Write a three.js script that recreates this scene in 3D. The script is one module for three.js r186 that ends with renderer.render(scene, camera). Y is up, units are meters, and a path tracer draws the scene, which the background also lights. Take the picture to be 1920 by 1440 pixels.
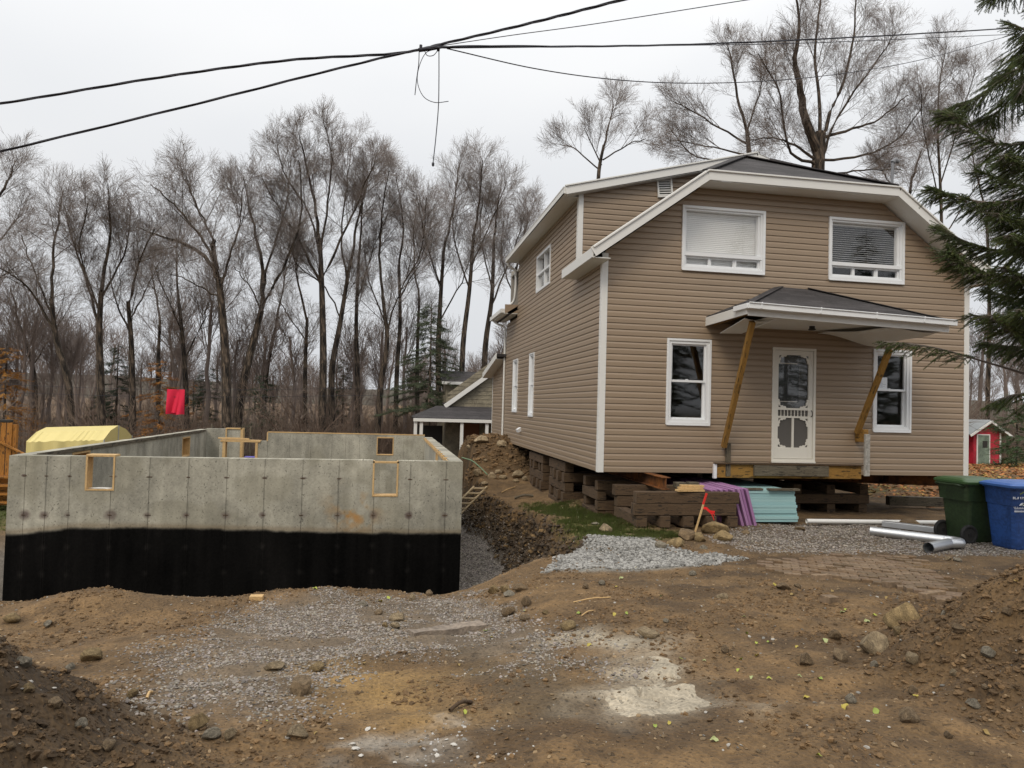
import * as THREE from 'three';
import { mergeGeometries, mergeVertices } from 'three/addons/utils/BufferGeometryUtils.js';
import { FontLoader } from 'three/addons/loaders/FontLoader.js';
import { TextGeometry } from 'three/addons/geometries/TextGeometry.js';
import { RoundedBoxGeometry } from 'three/addons/geometries/RoundedBoxGeometry.js';

const scene = new THREE.Scene();
// ---------- camera (recovered from the vanishing points of the house) ----------
const FPX = 1335, CX = 960, CY = 720, EYE = 2.0;
const camRight = new THREE.Vector3(0.98486008, 0.02749867, 0.1711562);
const camUp = new THREE.Vector3(-0.03251235, 0.9991184, 0.02655872);
const camFwd = new THREE.Vector3(0.17027498, 0.03172131, -0.98488588);
const camera = new THREE.PerspectiveCamera(2 * Math.atan(720 / FPX) * 180 / Math.PI, 4 / 3, 0.05, 9000);
camera.position.set(0, EYE, 0);
camera.quaternion.setFromRotationMatrix(new THREE.Matrix4().makeBasis(camRight, camUp, camFwd.clone().negate()));
scene.add(camera);
const renderer = new THREE.WebGLRenderer({ antialias: true });
renderer.toneMapping = THREE.LinearToneMapping;
renderer.toneMappingExposure = 1.0;
renderer.shadowMap.enabled = true;
renderer.shadowMap.type = THREE.PCFSoftShadowMap;

// ---------- noise ----------
function mulberry(a) { return function () { a |= 0; a = a + 0x6D2B79F5 | 0; let t = Math.imul(a ^ a >>> 15, 1 | a); t = t + Math.imul(t ^ t >>> 7, 61 | t) ^ t; return ((t ^ t >>> 14) >>> 0) / 4294967296; }; }
const rnd = mulberry(77);
const rr = (a, b, r = rnd) => a + (b - a) * r();
function hash(ix, iy) { let h = Math.imul(ix, 374761393) + Math.imul(iy, 668265263) | 0; h = Math.imul(h ^ h >>> 13, 1274126177); return ((h ^ h >>> 16) >>> 0) / 4294967296; }
function vnoise(x, y) { const ix = Math.floor(x), iy = Math.floor(y); let fx = x - ix, fy = y - iy; fx = fx * fx * (3 - 2 * fx); fy = fy * fy * (3 - 2 * fy);
  const a = hash(ix, iy), b = hash(ix + 1, iy), c = hash(ix, iy + 1), d = hash(ix + 1, iy + 1); return a + (b - a) * fx + (c - a) * fy + (a - b - c + d) * fx * fy; }
function fbm(x, y, o = 4) { let s = 0, a = 0.5, n = 0; for (let i = 0; i < o; i++) { s += a * vnoise(x, y); n += a; a *= 0.5; x = x * 2.03 + 17.3; y = y * 2.03 + 9.1; } return s / n; }
const clamp = (v, a = 0, b = 1) => Math.min(b, Math.max(a, v));
const sm = (a, b, v) => { const t = clamp((v - a) / (b - a)); return t * t * (3 - 2 * t); };
const lerp = (a, b, t) => a + (b - a) * t;

// ---------- sky: thick even overcast, brighter overhead ----------
{
  const W = 512, H = 256, d = new Float32Array(W * H * 4);
  for (let j = 0; j < H; j++) {
    const el = ((j + 0.5) / H - 0.5) * Math.PI, s = Math.sin(Math.max(0, el));
    for (let i = 0; i < W; i++) {
      const a = i / W * Math.PI * 2, ux = Math.cos(a), uy = Math.sin(a);
      const cl = fbm(ux * 2.2 + 5 + s * 3, uy * 2.2 + 7 + s * 5, 5) - 0.5;
      const L = (0.73 + 0.2 * s + 0.85 * s * s) * (1 + 0.2 * cl * (0.4 + s));
      const k = 1 - sm(0.0, 0.75, s + cl * 0.5);
      const o = (j * W + i) * 4;
      if (el > 0) { d[o] = L * (1 - 0.055 * k); d[o + 1] = L * (1 - 0.028 * k); d[o + 2] = L * (1 + 0.012 * k); }
      else { d[o] = 0.20; d[o + 1] = 0.18; d[o + 2] = 0.15; }
      d[o + 3] = 1;
    }
  }
  const t = new THREE.DataTexture(d, W, H, THREE.RGBAFormat, THREE.FloatType);
  t.mapping = THREE.EquirectangularReflectionMapping; t.magFilter = THREE.LinearFilter; t.minFilter = THREE.LinearFilter; t.wrapS = THREE.RepeatWrapping; t.needsUpdate = true;
  scene.background = t; scene.environment = t;
}
const sun = new THREE.DirectionalLight(0xfff1dc, 1.4);
sun.position.set(-16, 30, 14); sun.target.position.set(2, 0, -12); sun.castShadow = true; sun.shadow.radius = 36;
sun.shadow.mapSize.set(2048, 2048); Object.assign(sun.shadow.camera, { left: -40, right: 40, top: 40, bottom: -40, near: 1, far: 120 });
scene.add(sun, sun.target);

// ---------- pixel -> place helpers (photo pixels of the 1920 x 1440 frame) ----------
const rayDir = (u, v) => camRight.clone().multiplyScalar(u - CX).addScaledVector(camUp, CY - v).addScaledVector(camFwd, FPX);
const onZ = (u, v, z) => { const q = rayDir(u, v); q.multiplyScalar(z / q.z); q.y += EYE; return q; };
const onX = (u, v, x) => { const q = rayDir(u, v); q.multiplyScalar(x / q.x); q.y += EYE; return q; };
const onY = (u, v, y) => { const q = rayDir(u, v); q.multiplyScalar((y - EYE) / q.y); q.y += EYE; return q; };

// ---------- scene helpers ----------
const V = (x, y, z) => new THREE.Vector3(x, y, z);
const used = new Map();
function numbered(n) { const k = used.get(n) || 0; used.set(n, k + 1); return k ? `${n}_${String(k).padStart(3, '0')}` : n; }
function tag(o, label, category, group, kind) { if (label) o.userData.label = label; if (category) o.userData.category = category; if (group) o.userData.group = group; if (kind) o.userData.kind = kind; return o; }
function mesh(name, geo, mat, parent, label) {
  const m = new THREE.Mesh(Array.isArray(geo) ? merge(geo) : geo, mat); m.castShadow = m.receiveShadow = true;
  m.name = parent ? name : numbered(name); (parent || scene).add(m); if (label) m.userData.label = label; return m;
}
function thing(name, label, category, p = [0, 0, 0], ry = 0, group) { const g = new THREE.Group(); g.name = numbered(name); g.position.set(...p); g.rotation.y = ry; tag(g, label, category, group); scene.add(g); return g; }
function part(name, parent) { const g = new THREE.Group(); g.name = name; parent.add(g); return g; }
function merge(list) { return list.length === 1 ? list[0] : mergeGeometries(list.map(g => { g = g.index ? g.toNonIndexed() : g; for (const k of Object.keys(g.attributes)) if (!['position', 'normal', 'uv'].includes(k)) g.deleteAttribute(k); return g; })); }
// planar uv in metres, u along the longest side
function uvm(g) {
  g = g.index ? g.toNonIndexed() : g; g.computeBoundingBox(); const s = g.boundingBox.getSize(V(0, 0, 0)).toArray(); const L = s.indexOf(Math.max(...s));
  const p = g.attributes.position, n = g.attributes.normal, uv = new Float32Array(p.count * 2);
  const off = Math.floor(p.getX(0) * 7919 % 97) * 0.37;
  for (let i = 0; i < p.count; i++) {
    const a = [Math.abs(n.getX(i)), Math.abs(n.getY(i)), Math.abs(n.getZ(i))], m = a.indexOf(Math.max(...a)), q = [p.getX(i), p.getY(i), p.getZ(i)];
    let ax = [0, 1, 2].filter(k => k !== m); if (ax[1] === L) ax = [ax[1], ax[0]];
    uv[i * 2] = q[ax[0]] + off; uv[i * 2 + 1] = q[ax[1]] + off * 0.61;
  }
  g.setAttribute('uv', new THREE.BufferAttribute(uv, 2)); return g;
}
function bx(w, h, d, x = 0, y = 0, z = 0, r = 0) { return uvm((r ? new RoundedBoxGeometry(w, h, d, 1, r) : new THREE.BoxGeometry(w, h, d)).translate(x, y, z)); }
const bb = (x0, x1, y0, y1, z0, z1, r = 0) => bx(Math.abs(x1 - x0), Math.abs(y1 - y0), Math.abs(z1 - z0), (x0 + x1) / 2, (y0 + y1) / 2, (z0 + z1) / 2, r);
function beam(a, b, w, h, r = 0.004, roll = 0) { const L = a.distanceTo(b); const g = bx(L, h, w, 0, 0, 0, r); const x = b.clone().sub(a).normalize(); let up = Math.abs(x.y) > 0.95 ? V(0, 0, 1) : V(0, 1, 0); const z = x.clone().cross(up).normalize(); const y = z.clone().cross(x);
  const m = new THREE.Matrix4().makeBasis(x, y, z); if (roll) g.rotateX(roll); g.applyMatrix4(m); const c = a.clone().add(b).multiplyScalar(0.5); g.translate(c.x, c.y, c.z); return g; }
function tube(pts, r, sides = 8, segs, closed = false) { const c = new THREE.CatmullRomCurve3(pts, closed, 'centripetal'); return new THREE.TubeGeometry(c, segs || pts.length * 6, r, sides, closed).toNonIndexed(); }
function poly(pts, depth) { const s = new THREE.Shape(pts.map(p => new THREE.Vector2(p[0], p[1]))); return uvm(new THREE.ExtrudeGeometry(s, { depth, bevelEnabled: false })); }
// thick slab over a planar 3D polygon (outline counter-clockwise seen from outside)
function slab(P, th) {
  const n = V(0, 0, 0); for (let i = 0; i < P.length; i++) { const a = P[i], b = P[(i + 1) % P.length]; n.x += (a.y - b.y) * (a.z + b.z); n.y += (a.z - b.z) * (a.x + b.x); n.z += (a.x - b.x) * (a.y + b.y); } n.normalize();
  const ex = Math.abs(n.y) > 0.98 ? V(1, 0, 0) : V(0, 1, 0).cross(n).normalize(); const ey = n.clone().cross(ex);
  const o = P[0]; const s = new THREE.Shape(P.map(p => { const d = p.clone().sub(o); return new THREE.Vector2(d.dot(ex), d.dot(ey)); }));
  const g = uvm(new THREE.ExtrudeGeometry(s, { depth: th, bevelEnabled: false })); g.translate(0, 0, -th);
  return g.applyMatrix4(new THREE.Matrix4().makeBasis(ex, ey, n)).translate(o.x, o.y, o.z);
}
class MB { constructor() { this.p = []; this.n = []; this.u = []; this.i = []; this.c = 0; }
  v(x, y, z, nx, ny, nz, u = 0, w = 0) { this.p.push(x, y, z); this.n.push(nx, ny, nz); this.u.push(u, w); return this.c++; }
  quad(a, b, c, d, s = 1) { const n = b.clone().sub(a).cross(d.clone().sub(a)).normalize(); const L = b.distanceTo(a), H = d.distanceTo(a); const k = [[a, 0, 0], [b, L, 0], [c, L, H], [d, 0, H]].map(([q, u, w]) => this.v(q.x, q.y, q.z, n.x, n.y, n.z, u * s + a.x, w * s + a.y)); this.i.push(k[0], k[1], k[2], k[0], k[2], k[3]); }
  tri(a, b, c) { const n = b.clone().sub(a).cross(c.clone().sub(a)).normalize(); const k = [a, b, c].map(q => this.v(q.x, q.y, q.z, n.x, n.y, n.z, q.x + q.z, q.y)); this.i.push(...k); }
  limb(pts, r0, r1, sides) { // tapered tube
    let prev = null; const t = V(0, 0, 0), e1 = V(0, 0, 0), e2 = V(0, 0, 0); const N = pts.length; let len = 0;
    for (let k = 0; k < N; k++) { t.copy(pts[Math.min(N - 1, k + 1)]).sub(pts[Math.max(0, k - 1)]).normalize(); e1.set(Math.abs(t.y) > 0.9 ? 1 : 0, Math.abs(t.y) > 0.9 ? 0 : 1, 0).cross(t).normalize(); e2.copy(t).cross(e1);
      if (k) len += pts[k].distanceTo(pts[k - 1]); const r = lerp(r0, r1, k / (N - 1)), row = [];
      for (let s = 0; s <= sides; s++) { const a = s / sides * Math.PI * 2, ca = Math.cos(a), sa = Math.sin(a), nx = e1.x * ca + e2.x * sa, ny = e1.y * ca + e2.y * sa, nz = e1.z * ca + e2.z * sa; row.push(this.v(pts[k].x + nx * r, pts[k].y + ny * r, pts[k].z + nz * r, nx, ny, nz, s / sides * Math.max(0.15, r0 * 6.3), len)); }
      if (prev) for (let s = 0; s < sides; s++) this.i.push(prev[s], prev[s + 1], row[s], prev[s + 1], row[s + 1], row[s]); prev = row; } }
  geo() { const g = new THREE.BufferGeometry(); g.setAttribute('position', new THREE.Float32BufferAttribute(this.p, 3)); g.setAttribute('normal', new THREE.Float32BufferAttribute(this.n, 3)); g.setAttribute('uv', new THREE.Float32BufferAttribute(this.u, 2)); g.setIndex(this.i); return g; } }

// ---------- textures ----------
function tex(W, H, fn, rx = 1, ry = 1, srgb = true) { const d = new Uint8Array(W * H * 4); for (let j = 0; j < H; j++) for (let i = 0; i < W; i++) { const c = fn(i / W, j / H, i, j), o = (j * W + i) * 4; d[o] = clamp(c[0], 0, 255); d[o + 1] = clamp(c[1], 0, 255); d[o + 2] = clamp(c[2], 0, 255); d[o + 3] = 255; }
  const t = new THREE.DataTexture(d, W, H); t.wrapS = t.wrapT = THREE.RepeatWrapping; t.magFilter = THREE.LinearFilter; t.minFilter = THREE.LinearMipmapLinearFilter; t.generateMipmaps = true; t.repeat.set(rx, ry); if (srgb) t.colorSpace = THREE.SRGBColorSpace; t.needsUpdate = true; return t; }
// tileable fbm on a torus of period 1
function tfbm(u, v, f, o = 4) { let s = 0, a = 0.5, n = 0; for (let k = 0; k < o; k++) { const x = u * f, y = v * f, ix = Math.floor(x), iy = Math.floor(y); let fx = x - ix, fy = y - iy; fx = fx * fx * (3 - 2 * fx); fy = fy * fy * (3 - 2 * fy); const m = q => ((q % f) + f) % f, h = (p, q) => hash(m(p) + k * 91, m(q) + k * 37);
  const A = h(ix, iy), B = h(ix + 1, iy), C = h(ix, iy + 1), D = h(ix + 1, iy + 1); s += a * (A + (B - A) * fx + (C - A) * fy + (A - B - C + D) * fx * fy); n += a; a *= 0.5; f *= 2; } return s / n; }
const grain = tex(512, 512, (u, v) => { const a = tfbm(u, v, 8, 6), b = tfbm(u, v, 64, 2); const k = 255 * clamp(0.88 + (a - 0.5) * 0.42 + (b - 0.5) * 0.3); return [k, k, k]; }, 0.6, 0.6);
const soil = tex(1024, 1024, (u, v) => { const a = tfbm(u, v, 12, 5), b = tfbm(u, v, 128, 2), c = tfbm(u + 0.37, v + 0.11, 200, 1), d = tfbm(u, v + 0.5, 96, 1); let k = 0.88 + (a - 0.5) * 0.34 + (b - 0.5) * 0.26; if (c > 0.9) k *= 1.15; if (d < 0.11) k *= 0.78; k = 255 * clamp(k); return [k, k * 0.985, k * 0.96]; }, 0.45, 0.45);
const grainB = tex(512, 512, (u, v) => { const a = tfbm(u, v, 10, 6), b = tfbm(u, v, 90, 2); const k = 255 * clamp(0.5 + (a - 0.5) * 0.9 + (b - 0.5) * 0.5); return [k, k, k]; }, 0.6, 0.6, false);
function woodTex(c1, c2, rough) { return tex(512, 128, (u, v) => { const w = tfbm(u, v, 2, 2) * 3, g = tfbm(u * 0.25 + 0.1, v, 32, 4), st = 0.5 + 0.5 * Math.sin((v * 18 + w) * 6.28); const k = clamp(g * 0.8 + st * 0.2); const n = tfbm(u, v, 64, 2); const sp = rough && tfbm(u, v, 12, 3) > 0.66 ? 0.6 : 1; return c1.map((c, i) => lerp(c, c2[i], k) * (0.86 + 0.28 * n) * sp); }, 0.7, 3); }
const T = {
  newWood: woodTex([212, 184, 136], [172, 136, 88]), paleWood: woodTex([192, 176, 146], [140, 122, 94]), oldWood: woodTex([104, 84, 62], [58, 44, 31], true), grayWood: woodTex([120, 112, 96], [66, 58, 46], true), treated: woodTex([164, 126, 58], [112, 80, 36], true),
  bark: tex(256, 512, (u, v) => { const a = tfbm(u, v * 0.35, 16, 4), b = tfbm(u, v, 40, 2); const k = 0.6 + (a - 0.5) * 1.3 + (b - 0.5) * 0.3; return [120 * k, 106 * k, 92 * k]; }, 1.2, 0.7),
  shingle: tex(512, 512, (u, v) => { const row = Math.floor(v * 8), fv = v * 8 - row, x = u * 4 + (row % 2) * 0.5 + hash(row, 3) * 0.3, t = Math.floor(x), fx = x - t; const tone = 0.85 + 0.3 * hash(t % 4, row); const n = tfbm(u, v, 128, 1); const gap = fx < 0.02 || fv < 0.07 ? 0.55 : 1; const k = tone * gap * (0.75 + 0.5 * n); return [60 * k, 57 * k, 58 * k]; }, 0.9, 0.9),
  rust: tex(256, 256, (u, v) => { const a = tfbm(u, v, 6, 5), b = tfbm(u, v, 24, 3); const k = clamp(a * 1.4 - 0.2); return [lerp(60, 150, k) * (0.7 + 0.5 * b), lerp(42, 92, k) * (0.7 + 0.5 * b), lerp(34, 40, k) * (0.7 + 0.5 * b)]; }, 0.8, 0.8),
};
function concreteTex(W, H, wx, wy, tar) { // wx x wy metres
  const x0 = -5.93, y0 = -1.45; const joints = [-5.686, -5.375, -5.03, -4.41, -3.83, -3.228, -2.62, -2.016, -1.398, -0.796, -0.196, 0.42, 1.044];
  return tex(W, H, (u, v) => { const x = x0 + u * wx, y = y0 + v * wy; const a = fbm(x * 1.1 + 3, y * 1.1, 4), b = fbm(x * 5, y * 5 + 40, 4), c = fbm(x * 40, y * 40, 2), st = fbm(x * 9 + 70, y * 0.8, 3);
    let k = 0.97 + (a - 0.5) * 0.30 + (b - 0.5) * 0.22 + (c - 0.5) * 0.13 + (st - 0.5) * 0.2; let C = [163 * k, 160 * k, 147 * k];
    const pit = fbm(x * 55 + 9, y * 42, 2); if (pit > 0.80) C = C.map(q => q * 0.7);
    const wash = sm(0.52, 0.66, fbm(x * 1.7 + 30, y * 1.7 + 8, 4)); C = [lerp(C[0], 132, wash * 0.35), lerp(C[1], 128, wash * 0.35), lerp(C[2], 112, wash * 0.35)];
    if (tar) {
      const os = sm(0.42, 0.62, fbm(x * 3 + 11, y * 3, 4)) * Math.exp(-(((x + 0.55) / 0.34) ** 2) - (((y - 0.1) / 0.3) ** 2)) * 0.85; C = [lerp(C[0], 172, clamp(os)), lerp(C[1], 122, clamp(os)), lerp(C[2], 66, clamp(os))];
      for (const j of joints) for (const [ty, s] of [[0.68, 0.035], [0.055, 0.06]]) { const h = hash(Math.round(j * 50), Math.round(ty * 50)); const dx = (x - j - (h - 0.5) * 0.04) / (s * (0.7 + h * 0.7)), dy = (y - ty) / (ty > 0.3 ? s * 0.45 : s * (0.7 + 0.5 * h)); const q = clamp(1.5 - Math.sqrt(dx * dx + dy * dy) + (b - 0.5) * 1.6) * (ty > 0.3 ? 0.7 : 0.7) * (0.35 + 0.9 * hash(Math.round(j * 31), Math.round(ty * 90))); if (q > 0) C = [lerp(C[0], 92, q), lerp(C[1], 80, q), lerp(C[2], 76, q)]; }
      for (const j of joints) { const dj = Math.abs(x - j - 0.004 * Math.sin(y * 9)); if (dj < 0.03) C = C.map(q => q * lerp(0.9, 1, sm(0, 0.02, dj + (b - 0.5) * 0.03))); }
      const yb = x < -4.8 ? lerp(-0.265, -0.165, sm(-5.95, -4.8, x)) : lerp(-0.165, -0.28, sm(-4.8, 1.3, x)); const tq = sm(0.045, -0.03, y - yb + (b - 0.5) * 0.05);
      let g = 10 + (a - 0.5) * 14 + (st - 0.5) * 16 + (c - 0.5) * 8; for (const j of joints) for (const ty of [-0.47, -0.9]) { const dx = (x - j) / 0.07, dy = (y - ty) / 0.07; g += 16 * clamp(1 - Math.sqrt(dx * dx + dy * dy) + (b - 0.5)); } for (const j of joints) if (Math.abs(x - j) < 0.02) g += 5;
      const brown = Math.exp(-(((y - yb - 0.04) / 0.05) ** 2)) * 0.35; C = [lerp(C[0], 104, brown), lerp(C[1], 84, brown), lerp(C[2], 60, brown)];
      C = [lerp(C[0], g * 1.06, tq), lerp(C[1], g, tq), lerp(C[2], g * 0.95, tq)];
    }
    return C; }, 1 / wx, 1 / wy);
}
T.concTar = concreteTex(1536, 512, 7.3, 2.5, true); T.concTar.offset.set(5.93 / 7.3, 1.45 / 2.5);
T.conc = concreteTex(1024, 512, 5, 2.5, false);

// ---------- materials ----------
const std = (o) => new THREE.MeshStandardMaterial(Object.assign({ roughness: 0.85, metalness: 0 }, o));
const rgb = (r, g, b) => new THREE.Color().setRGB(r, g, b);
const M = {
  siding: [0, 1, 2, 3].map(i => std({ color: rgb(0.300, 0.226, 0.158).multiplyScalar(0.955 + i * 0.025), roughness: 0.42 })),
  trim: std({ color: rgb(0.70, 0.70, 0.68), roughness: 0.45 }), vinyl: std({ color: rgb(0.76, 0.78, 0.80), roughness: 0.35 }), soffit: std({ color: rgb(0.70, 0.70, 0.67), roughness: 0.6 }),
  shingle: std({ map: T.shingle, roughness: 0.95, bumpMap: grainB, bumpScale: 0.004 }), newWood: std({ map: T.newWood, roughness: 0.8 }), oldWood: std({ map: T.oldWood, roughness: 0.9, bumpMap: grainB, bumpScale: 0.006 }), grayWood: std({ map: T.grayWood, roughness: 0.9, bumpMap: grainB, bumpScale: 0.006 }), treated: std({ map: T.treated, roughness: 0.85 }),
  rust: std({ map: T.rust, roughness: 0.85, metalness: 0.2 }), concTar: new THREE.MeshPhysicalMaterial({ map: T.concTar, roughness: 0.95, specularIntensity: 0.2, bumpMap: grainB, bumpScale: 0.004 }), conc: std({ map: T.conc, roughness: 0.92, bumpMap: grainB, bumpScale: 0.003 }),
  glass: new THREE.MeshPhysicalMaterial({ color: 0xffffff, roughness: 0.02, transmission: 1, thickness: 0, ior: 1.5 }), dark: std({ color: rgb(0.03, 0.028, 0.026), roughness: 0.9 }), room: std({ color: rgb(0.30, 0.28, 0.25), roughness: 0.9 }), blind: std({ color: rgb(0.74, 0.75, 0.74), roughness: 0.6 }), screen: std({ color: rgb(0.055, 0.052, 0.05), roughness: 0.8 }),
  bark: std({ map: T.bark, color: rgb(1.0, 0.97, 0.94), roughness: 0.95, bumpMap: grainB, bumpScale: 0.02 }), twig: std({ color: rgb(0.20, 0.165, 0.145), roughness: 0.95 }), twig2: std({ color: rgb(0.235, 0.20, 0.18), roughness: 0.95 }),
  cable: std({ color: rgb(0.018, 0.018, 0.028), roughness: 0.6 }), galv: std({ color: rgb(0.62, 0.64, 0.66), roughness: 0.38, metalness: 0.85, bumpMap: grainB, bumpScale: 0.001 }), pvc: std({ color: rgb(0.72, 0.72, 0.70), roughness: 0.4 }), rubber: std({ color: rgb(0.02, 0.02, 0.02), roughness: 0.8 }),
  redPaint: std({ color: rgb(0.52, 0.02, 0.045), roughness: 0.6, map: grain }), redCloth: std({ color: rgb(0.66, 0.02, 0.06), roughness: 0.95 }), yellowTarp: std({ color: rgb(0.66, 0.56, 0.23), roughness: 0.6 }),
};
// ---------- terrain ----------
const gauss = (x, z, cx, cz, rx, rz = rx) => Math.exp(-(((x - cx) / rx) ** 2) - (((z - cz) / rz) ** 2));
function pitMask(x, z) { // 1 inside the excavation
  const n = (fbm(x * 1.3 + 4, z * 1.3, 3) - 0.5), n2 = (fbm(x * 4.1, z * 4.1 + 9, 3) - 0.5);
  const rightEdge = 2.86 - 0.35 * sm(-16.5, -19.5, z) + n * 0.25 + n2 * 0.32;
  const r = sm(rightEdge + 0.12, rightEdge - 0.42, x), f = sm(-8.75 + n * 0.3, -11.2, z + 0.9 * sm(0.6, 2.2, x) * 0.4), b = sm(-26.6, -25.4, z), l = sm(-8.6, -7.4, x);
  return r * f * b * l;
}
function gbase(x, z) {
  const t = clamp((-z - 3) / 6);
  let y = 0.32 * (1 - t) - 0.37 * t * sm(2.4, 0.6, x);
  y -= 0.55 * sm(-2, -9, x) * sm(-11, -20, z);
  y -= 1.2 * sm(-22, -36, z) * lerp(0.45, 1, sm(16, 6, x));
  y -= 1.5 * sm(-38, -110, z);
  y += 0.16 * sm(11, 17, x) * sm(-12, -19, z) * sm(-60, -24, z);
  y -= 0.30 * sm(4.6, 3.2, x) * sm(-12.8, -15.5, z) * sm(-20, -18, z);
  // heaps
  const d1 = Math.hypot((x + 3.0) / 2.35, (z + 3.35) / 1.75); y += 1.12 * sm(1.05, 0.1, d1);
  const d2 = Math.hypot((x - 5.35) / 2.15, (z + 4.1) / 1.65); y += 0.96 * sm(1.05, 0.12, d2);
  y += 0.26 * gauss(x, z, -2.9, -7.95, 0.8, 0.5) + 0.14 * gauss(x, z, -0.75, -8.6, 0.9, 0.5) + 0.05 * gauss(x, z, -1.9, -8.2, 0.4);
  y += 1.02 * sm(1.05, 0.2, Math.hypot((x - 3.4) / 3.0, (z + 23.2) / 3.4)) * sm(0.6, 1.8, x);
  y += 0.16 * gauss(x, z, 3.1, -9.9, 0.9, 0.5) + 0.07 * gauss(x, z, 4.2, -9.4, 0.9, 0.3);
  y += 0.10 * gauss(x, z, 3.8, -14.9, 0.8, 0.6);
  const pm = pitMask(x, z);
  const floor = -1.36 + 0.30 * sm(-12.6, -10.4, z) + 0.05 * (fbm(x * 2, z * 2) - 0.5);
  return lerp(y, Math.min(y, floor), pm);
}
function heapMask(x, z) { return clamp(sm(1.1, 0.7, Math.hypot((x + 3.0) / 2.35, (z + 3.35) / 1.75)) + sm(1.1, 0.7, Math.hypot((x - 5.35) / 2.15, (z + 4.1) / 1.65)) + 0.8 * sm(1.1, 0.7, Math.hypot((x - 3.4) / 3.0, (z + 23.2) / 3.4))); }
function bankMask(x, z) { const p = pitMask(x, z); return clamp(4 * p * (1 - p)) * sm(0.5, 2.0, x) * sm(-9.4, -10.2, z); }
function ground(x, z) {
  if (z < -62 || x < -62 || x > 62) return gbase(x, z);
  let y = gbase(x, z); const hm = heapMask(x, z), bk = bankMask(x, z);
  const paved = x > 4.4 && z < -7 && z > -9.6 ? 0.35 : 1;
  y += (fbm(x * 1.1 + 20, z * 1.1, 3) - 0.5) * 0.10 * paved + (fbm(x * 4.2, z * 4.2 + 5, 3) - 0.5) * (0.05 + 0.13 * hm + 0.16 * bk) * paved;
  if (z > -8 && z < -2 && x > -4 && x < 5) { const q = z + 4.0 + 0.18 * x - 0.05 * x * x; for (const o of [0, -1.55]) { const e = (q - o) / 0.16; y -= 0.035 * Math.exp(-e * e) * (0.6 + 0.8 * (fbm(x * 2.2, o + 3, 2) - 0.3)); const e2 = (Math.abs(q - o) - 0.24) / 0.09; y += 0.018 * Math.exp(-e2 * e2); } }
  if (z > -26 && x > -14 && x < 13) y += (fbm(x * 13 + 2, z * 13, 3) - 0.5) * (0.018 + 0.075 * hm + 0.10 * bk) * paved;
  return y;
}
function gpt(u, v) { const q = rayDir(u, v).normalize(); let t = 2, s = 0.04; let prev = 0; for (; t < 120; t += s) { const x = q.x * t, y = EYE + q.y * t, z = q.z * t; const h = y - ground(x, z); if (h < 0) { const k = prev / (prev - h); const tt = t - s + s * k; return V(q.x * tt, ground(q.x * tt, q.z * tt), q.z * tt); } prev = h; s = t < 14 ? 0.04 : 0.15; } return onY(u, v, 0); }
function onGround(x, z, up = 0) { return V(x, ground(x, z) + up, z); }
function pxRegion(list) { const P = list.map(([u, v]) => { const p = gpt(u, v); return [p.x, p.z]; }); let x0 = 1e9, x1 = -1e9, z0 = 1e9, z1 = -1e9; for (const [x, z] of P) { x0 = Math.min(x0, x); x1 = Math.max(x1, x); z0 = Math.min(z0, z); z1 = Math.max(z1, z); } return { P, x0, x1, z0, z1 }; }
function inReg(R, x, z, soft = 0.25) { if (x < R.x0 - soft || x > R.x1 + soft || z < R.z0 - soft || z > R.z1 + soft) return 0; let ins = false, d = 1e9; const P = R.P; for (let i = 0, j = P.length - 1; i < P.length; j = i++) { const [xi, zi] = P[i], [xj, zj] = P[j]; if ((zi > z) !== (zj > z) && x < (xj - xi) * (z - zi) / (zj - zi) + xi) ins = !ins; const dx = xj - xi, dz = zj - zi, t = clamp(((x - xi) * dx + (z - zi) * dz) / (dx * dx + dz * dz)); d = Math.min(d, Math.hypot(x - xi - dx * t, z - zi - dz * t)); } const n = (fbm(x * 3.1 + 50, z * 3.1, 4) - 0.5) * 2.2 * soft; return sm(-soft, soft, (ins ? d : -d) + n); }
const R = {
  gravel: pxRegion([[150, 1345], [300, 1240], [440, 1160], [560, 1112], [700, 1122], [880, 1112], [960, 1150], [1060, 1215], [1150, 1260], [1010, 1250], [830, 1232], [690, 1240], [580, 1290], [560, 1340], [350, 1330], [250, 1365]]),
  tan: pxRegion([[575, 1262], [700, 1238], [850, 1258], [900, 1330], [770, 1352], [610, 1335]]),
  olive: pxRegion([[860, 1235], [1060, 1245], [1120, 1290], [1090, 1350], [930, 1350], [880, 1290]]),
  cement: pxRegion([[1060, 1200], [1120, 1176], [1220, 1200], [1275, 1250], [1352, 1292], [1350, 1325], [1250, 1372], [1150, 1345], [1090, 1312], [1180, 1280], [1130, 1225]]),
  rubble: pxRegion([[610, 1436], [650, 1375], [850, 1362], [870, 1436]]),
  yard: pxRegion([[1330, 1006], [1480, 984], [1640, 975], [1935, 1010], [1935, 1044], [1700, 1038], [1420, 1034]]),
  crushed: pxRegion([[1018, 1076], [1085, 1030], [1120, 1006], [1195, 1008], [1255, 1032], [1392, 1046], [1290, 1064], [1120, 1074]]),
  grass: pxRegion([[985, 944], [1100, 950], [1190, 985], [1275, 1005], [1200, 1012], [1105, 1012], [1050, 972]]),
};
const DIRT = [0.204, 0.130, 0.061], DARK = [0.075, 0.046, 0.022];
const leftHeap = (x, z) => sm(1.1, 0.7, Math.hypot((x + 3.0) / 2.35, (z + 3.35) / 1.75));
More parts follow.
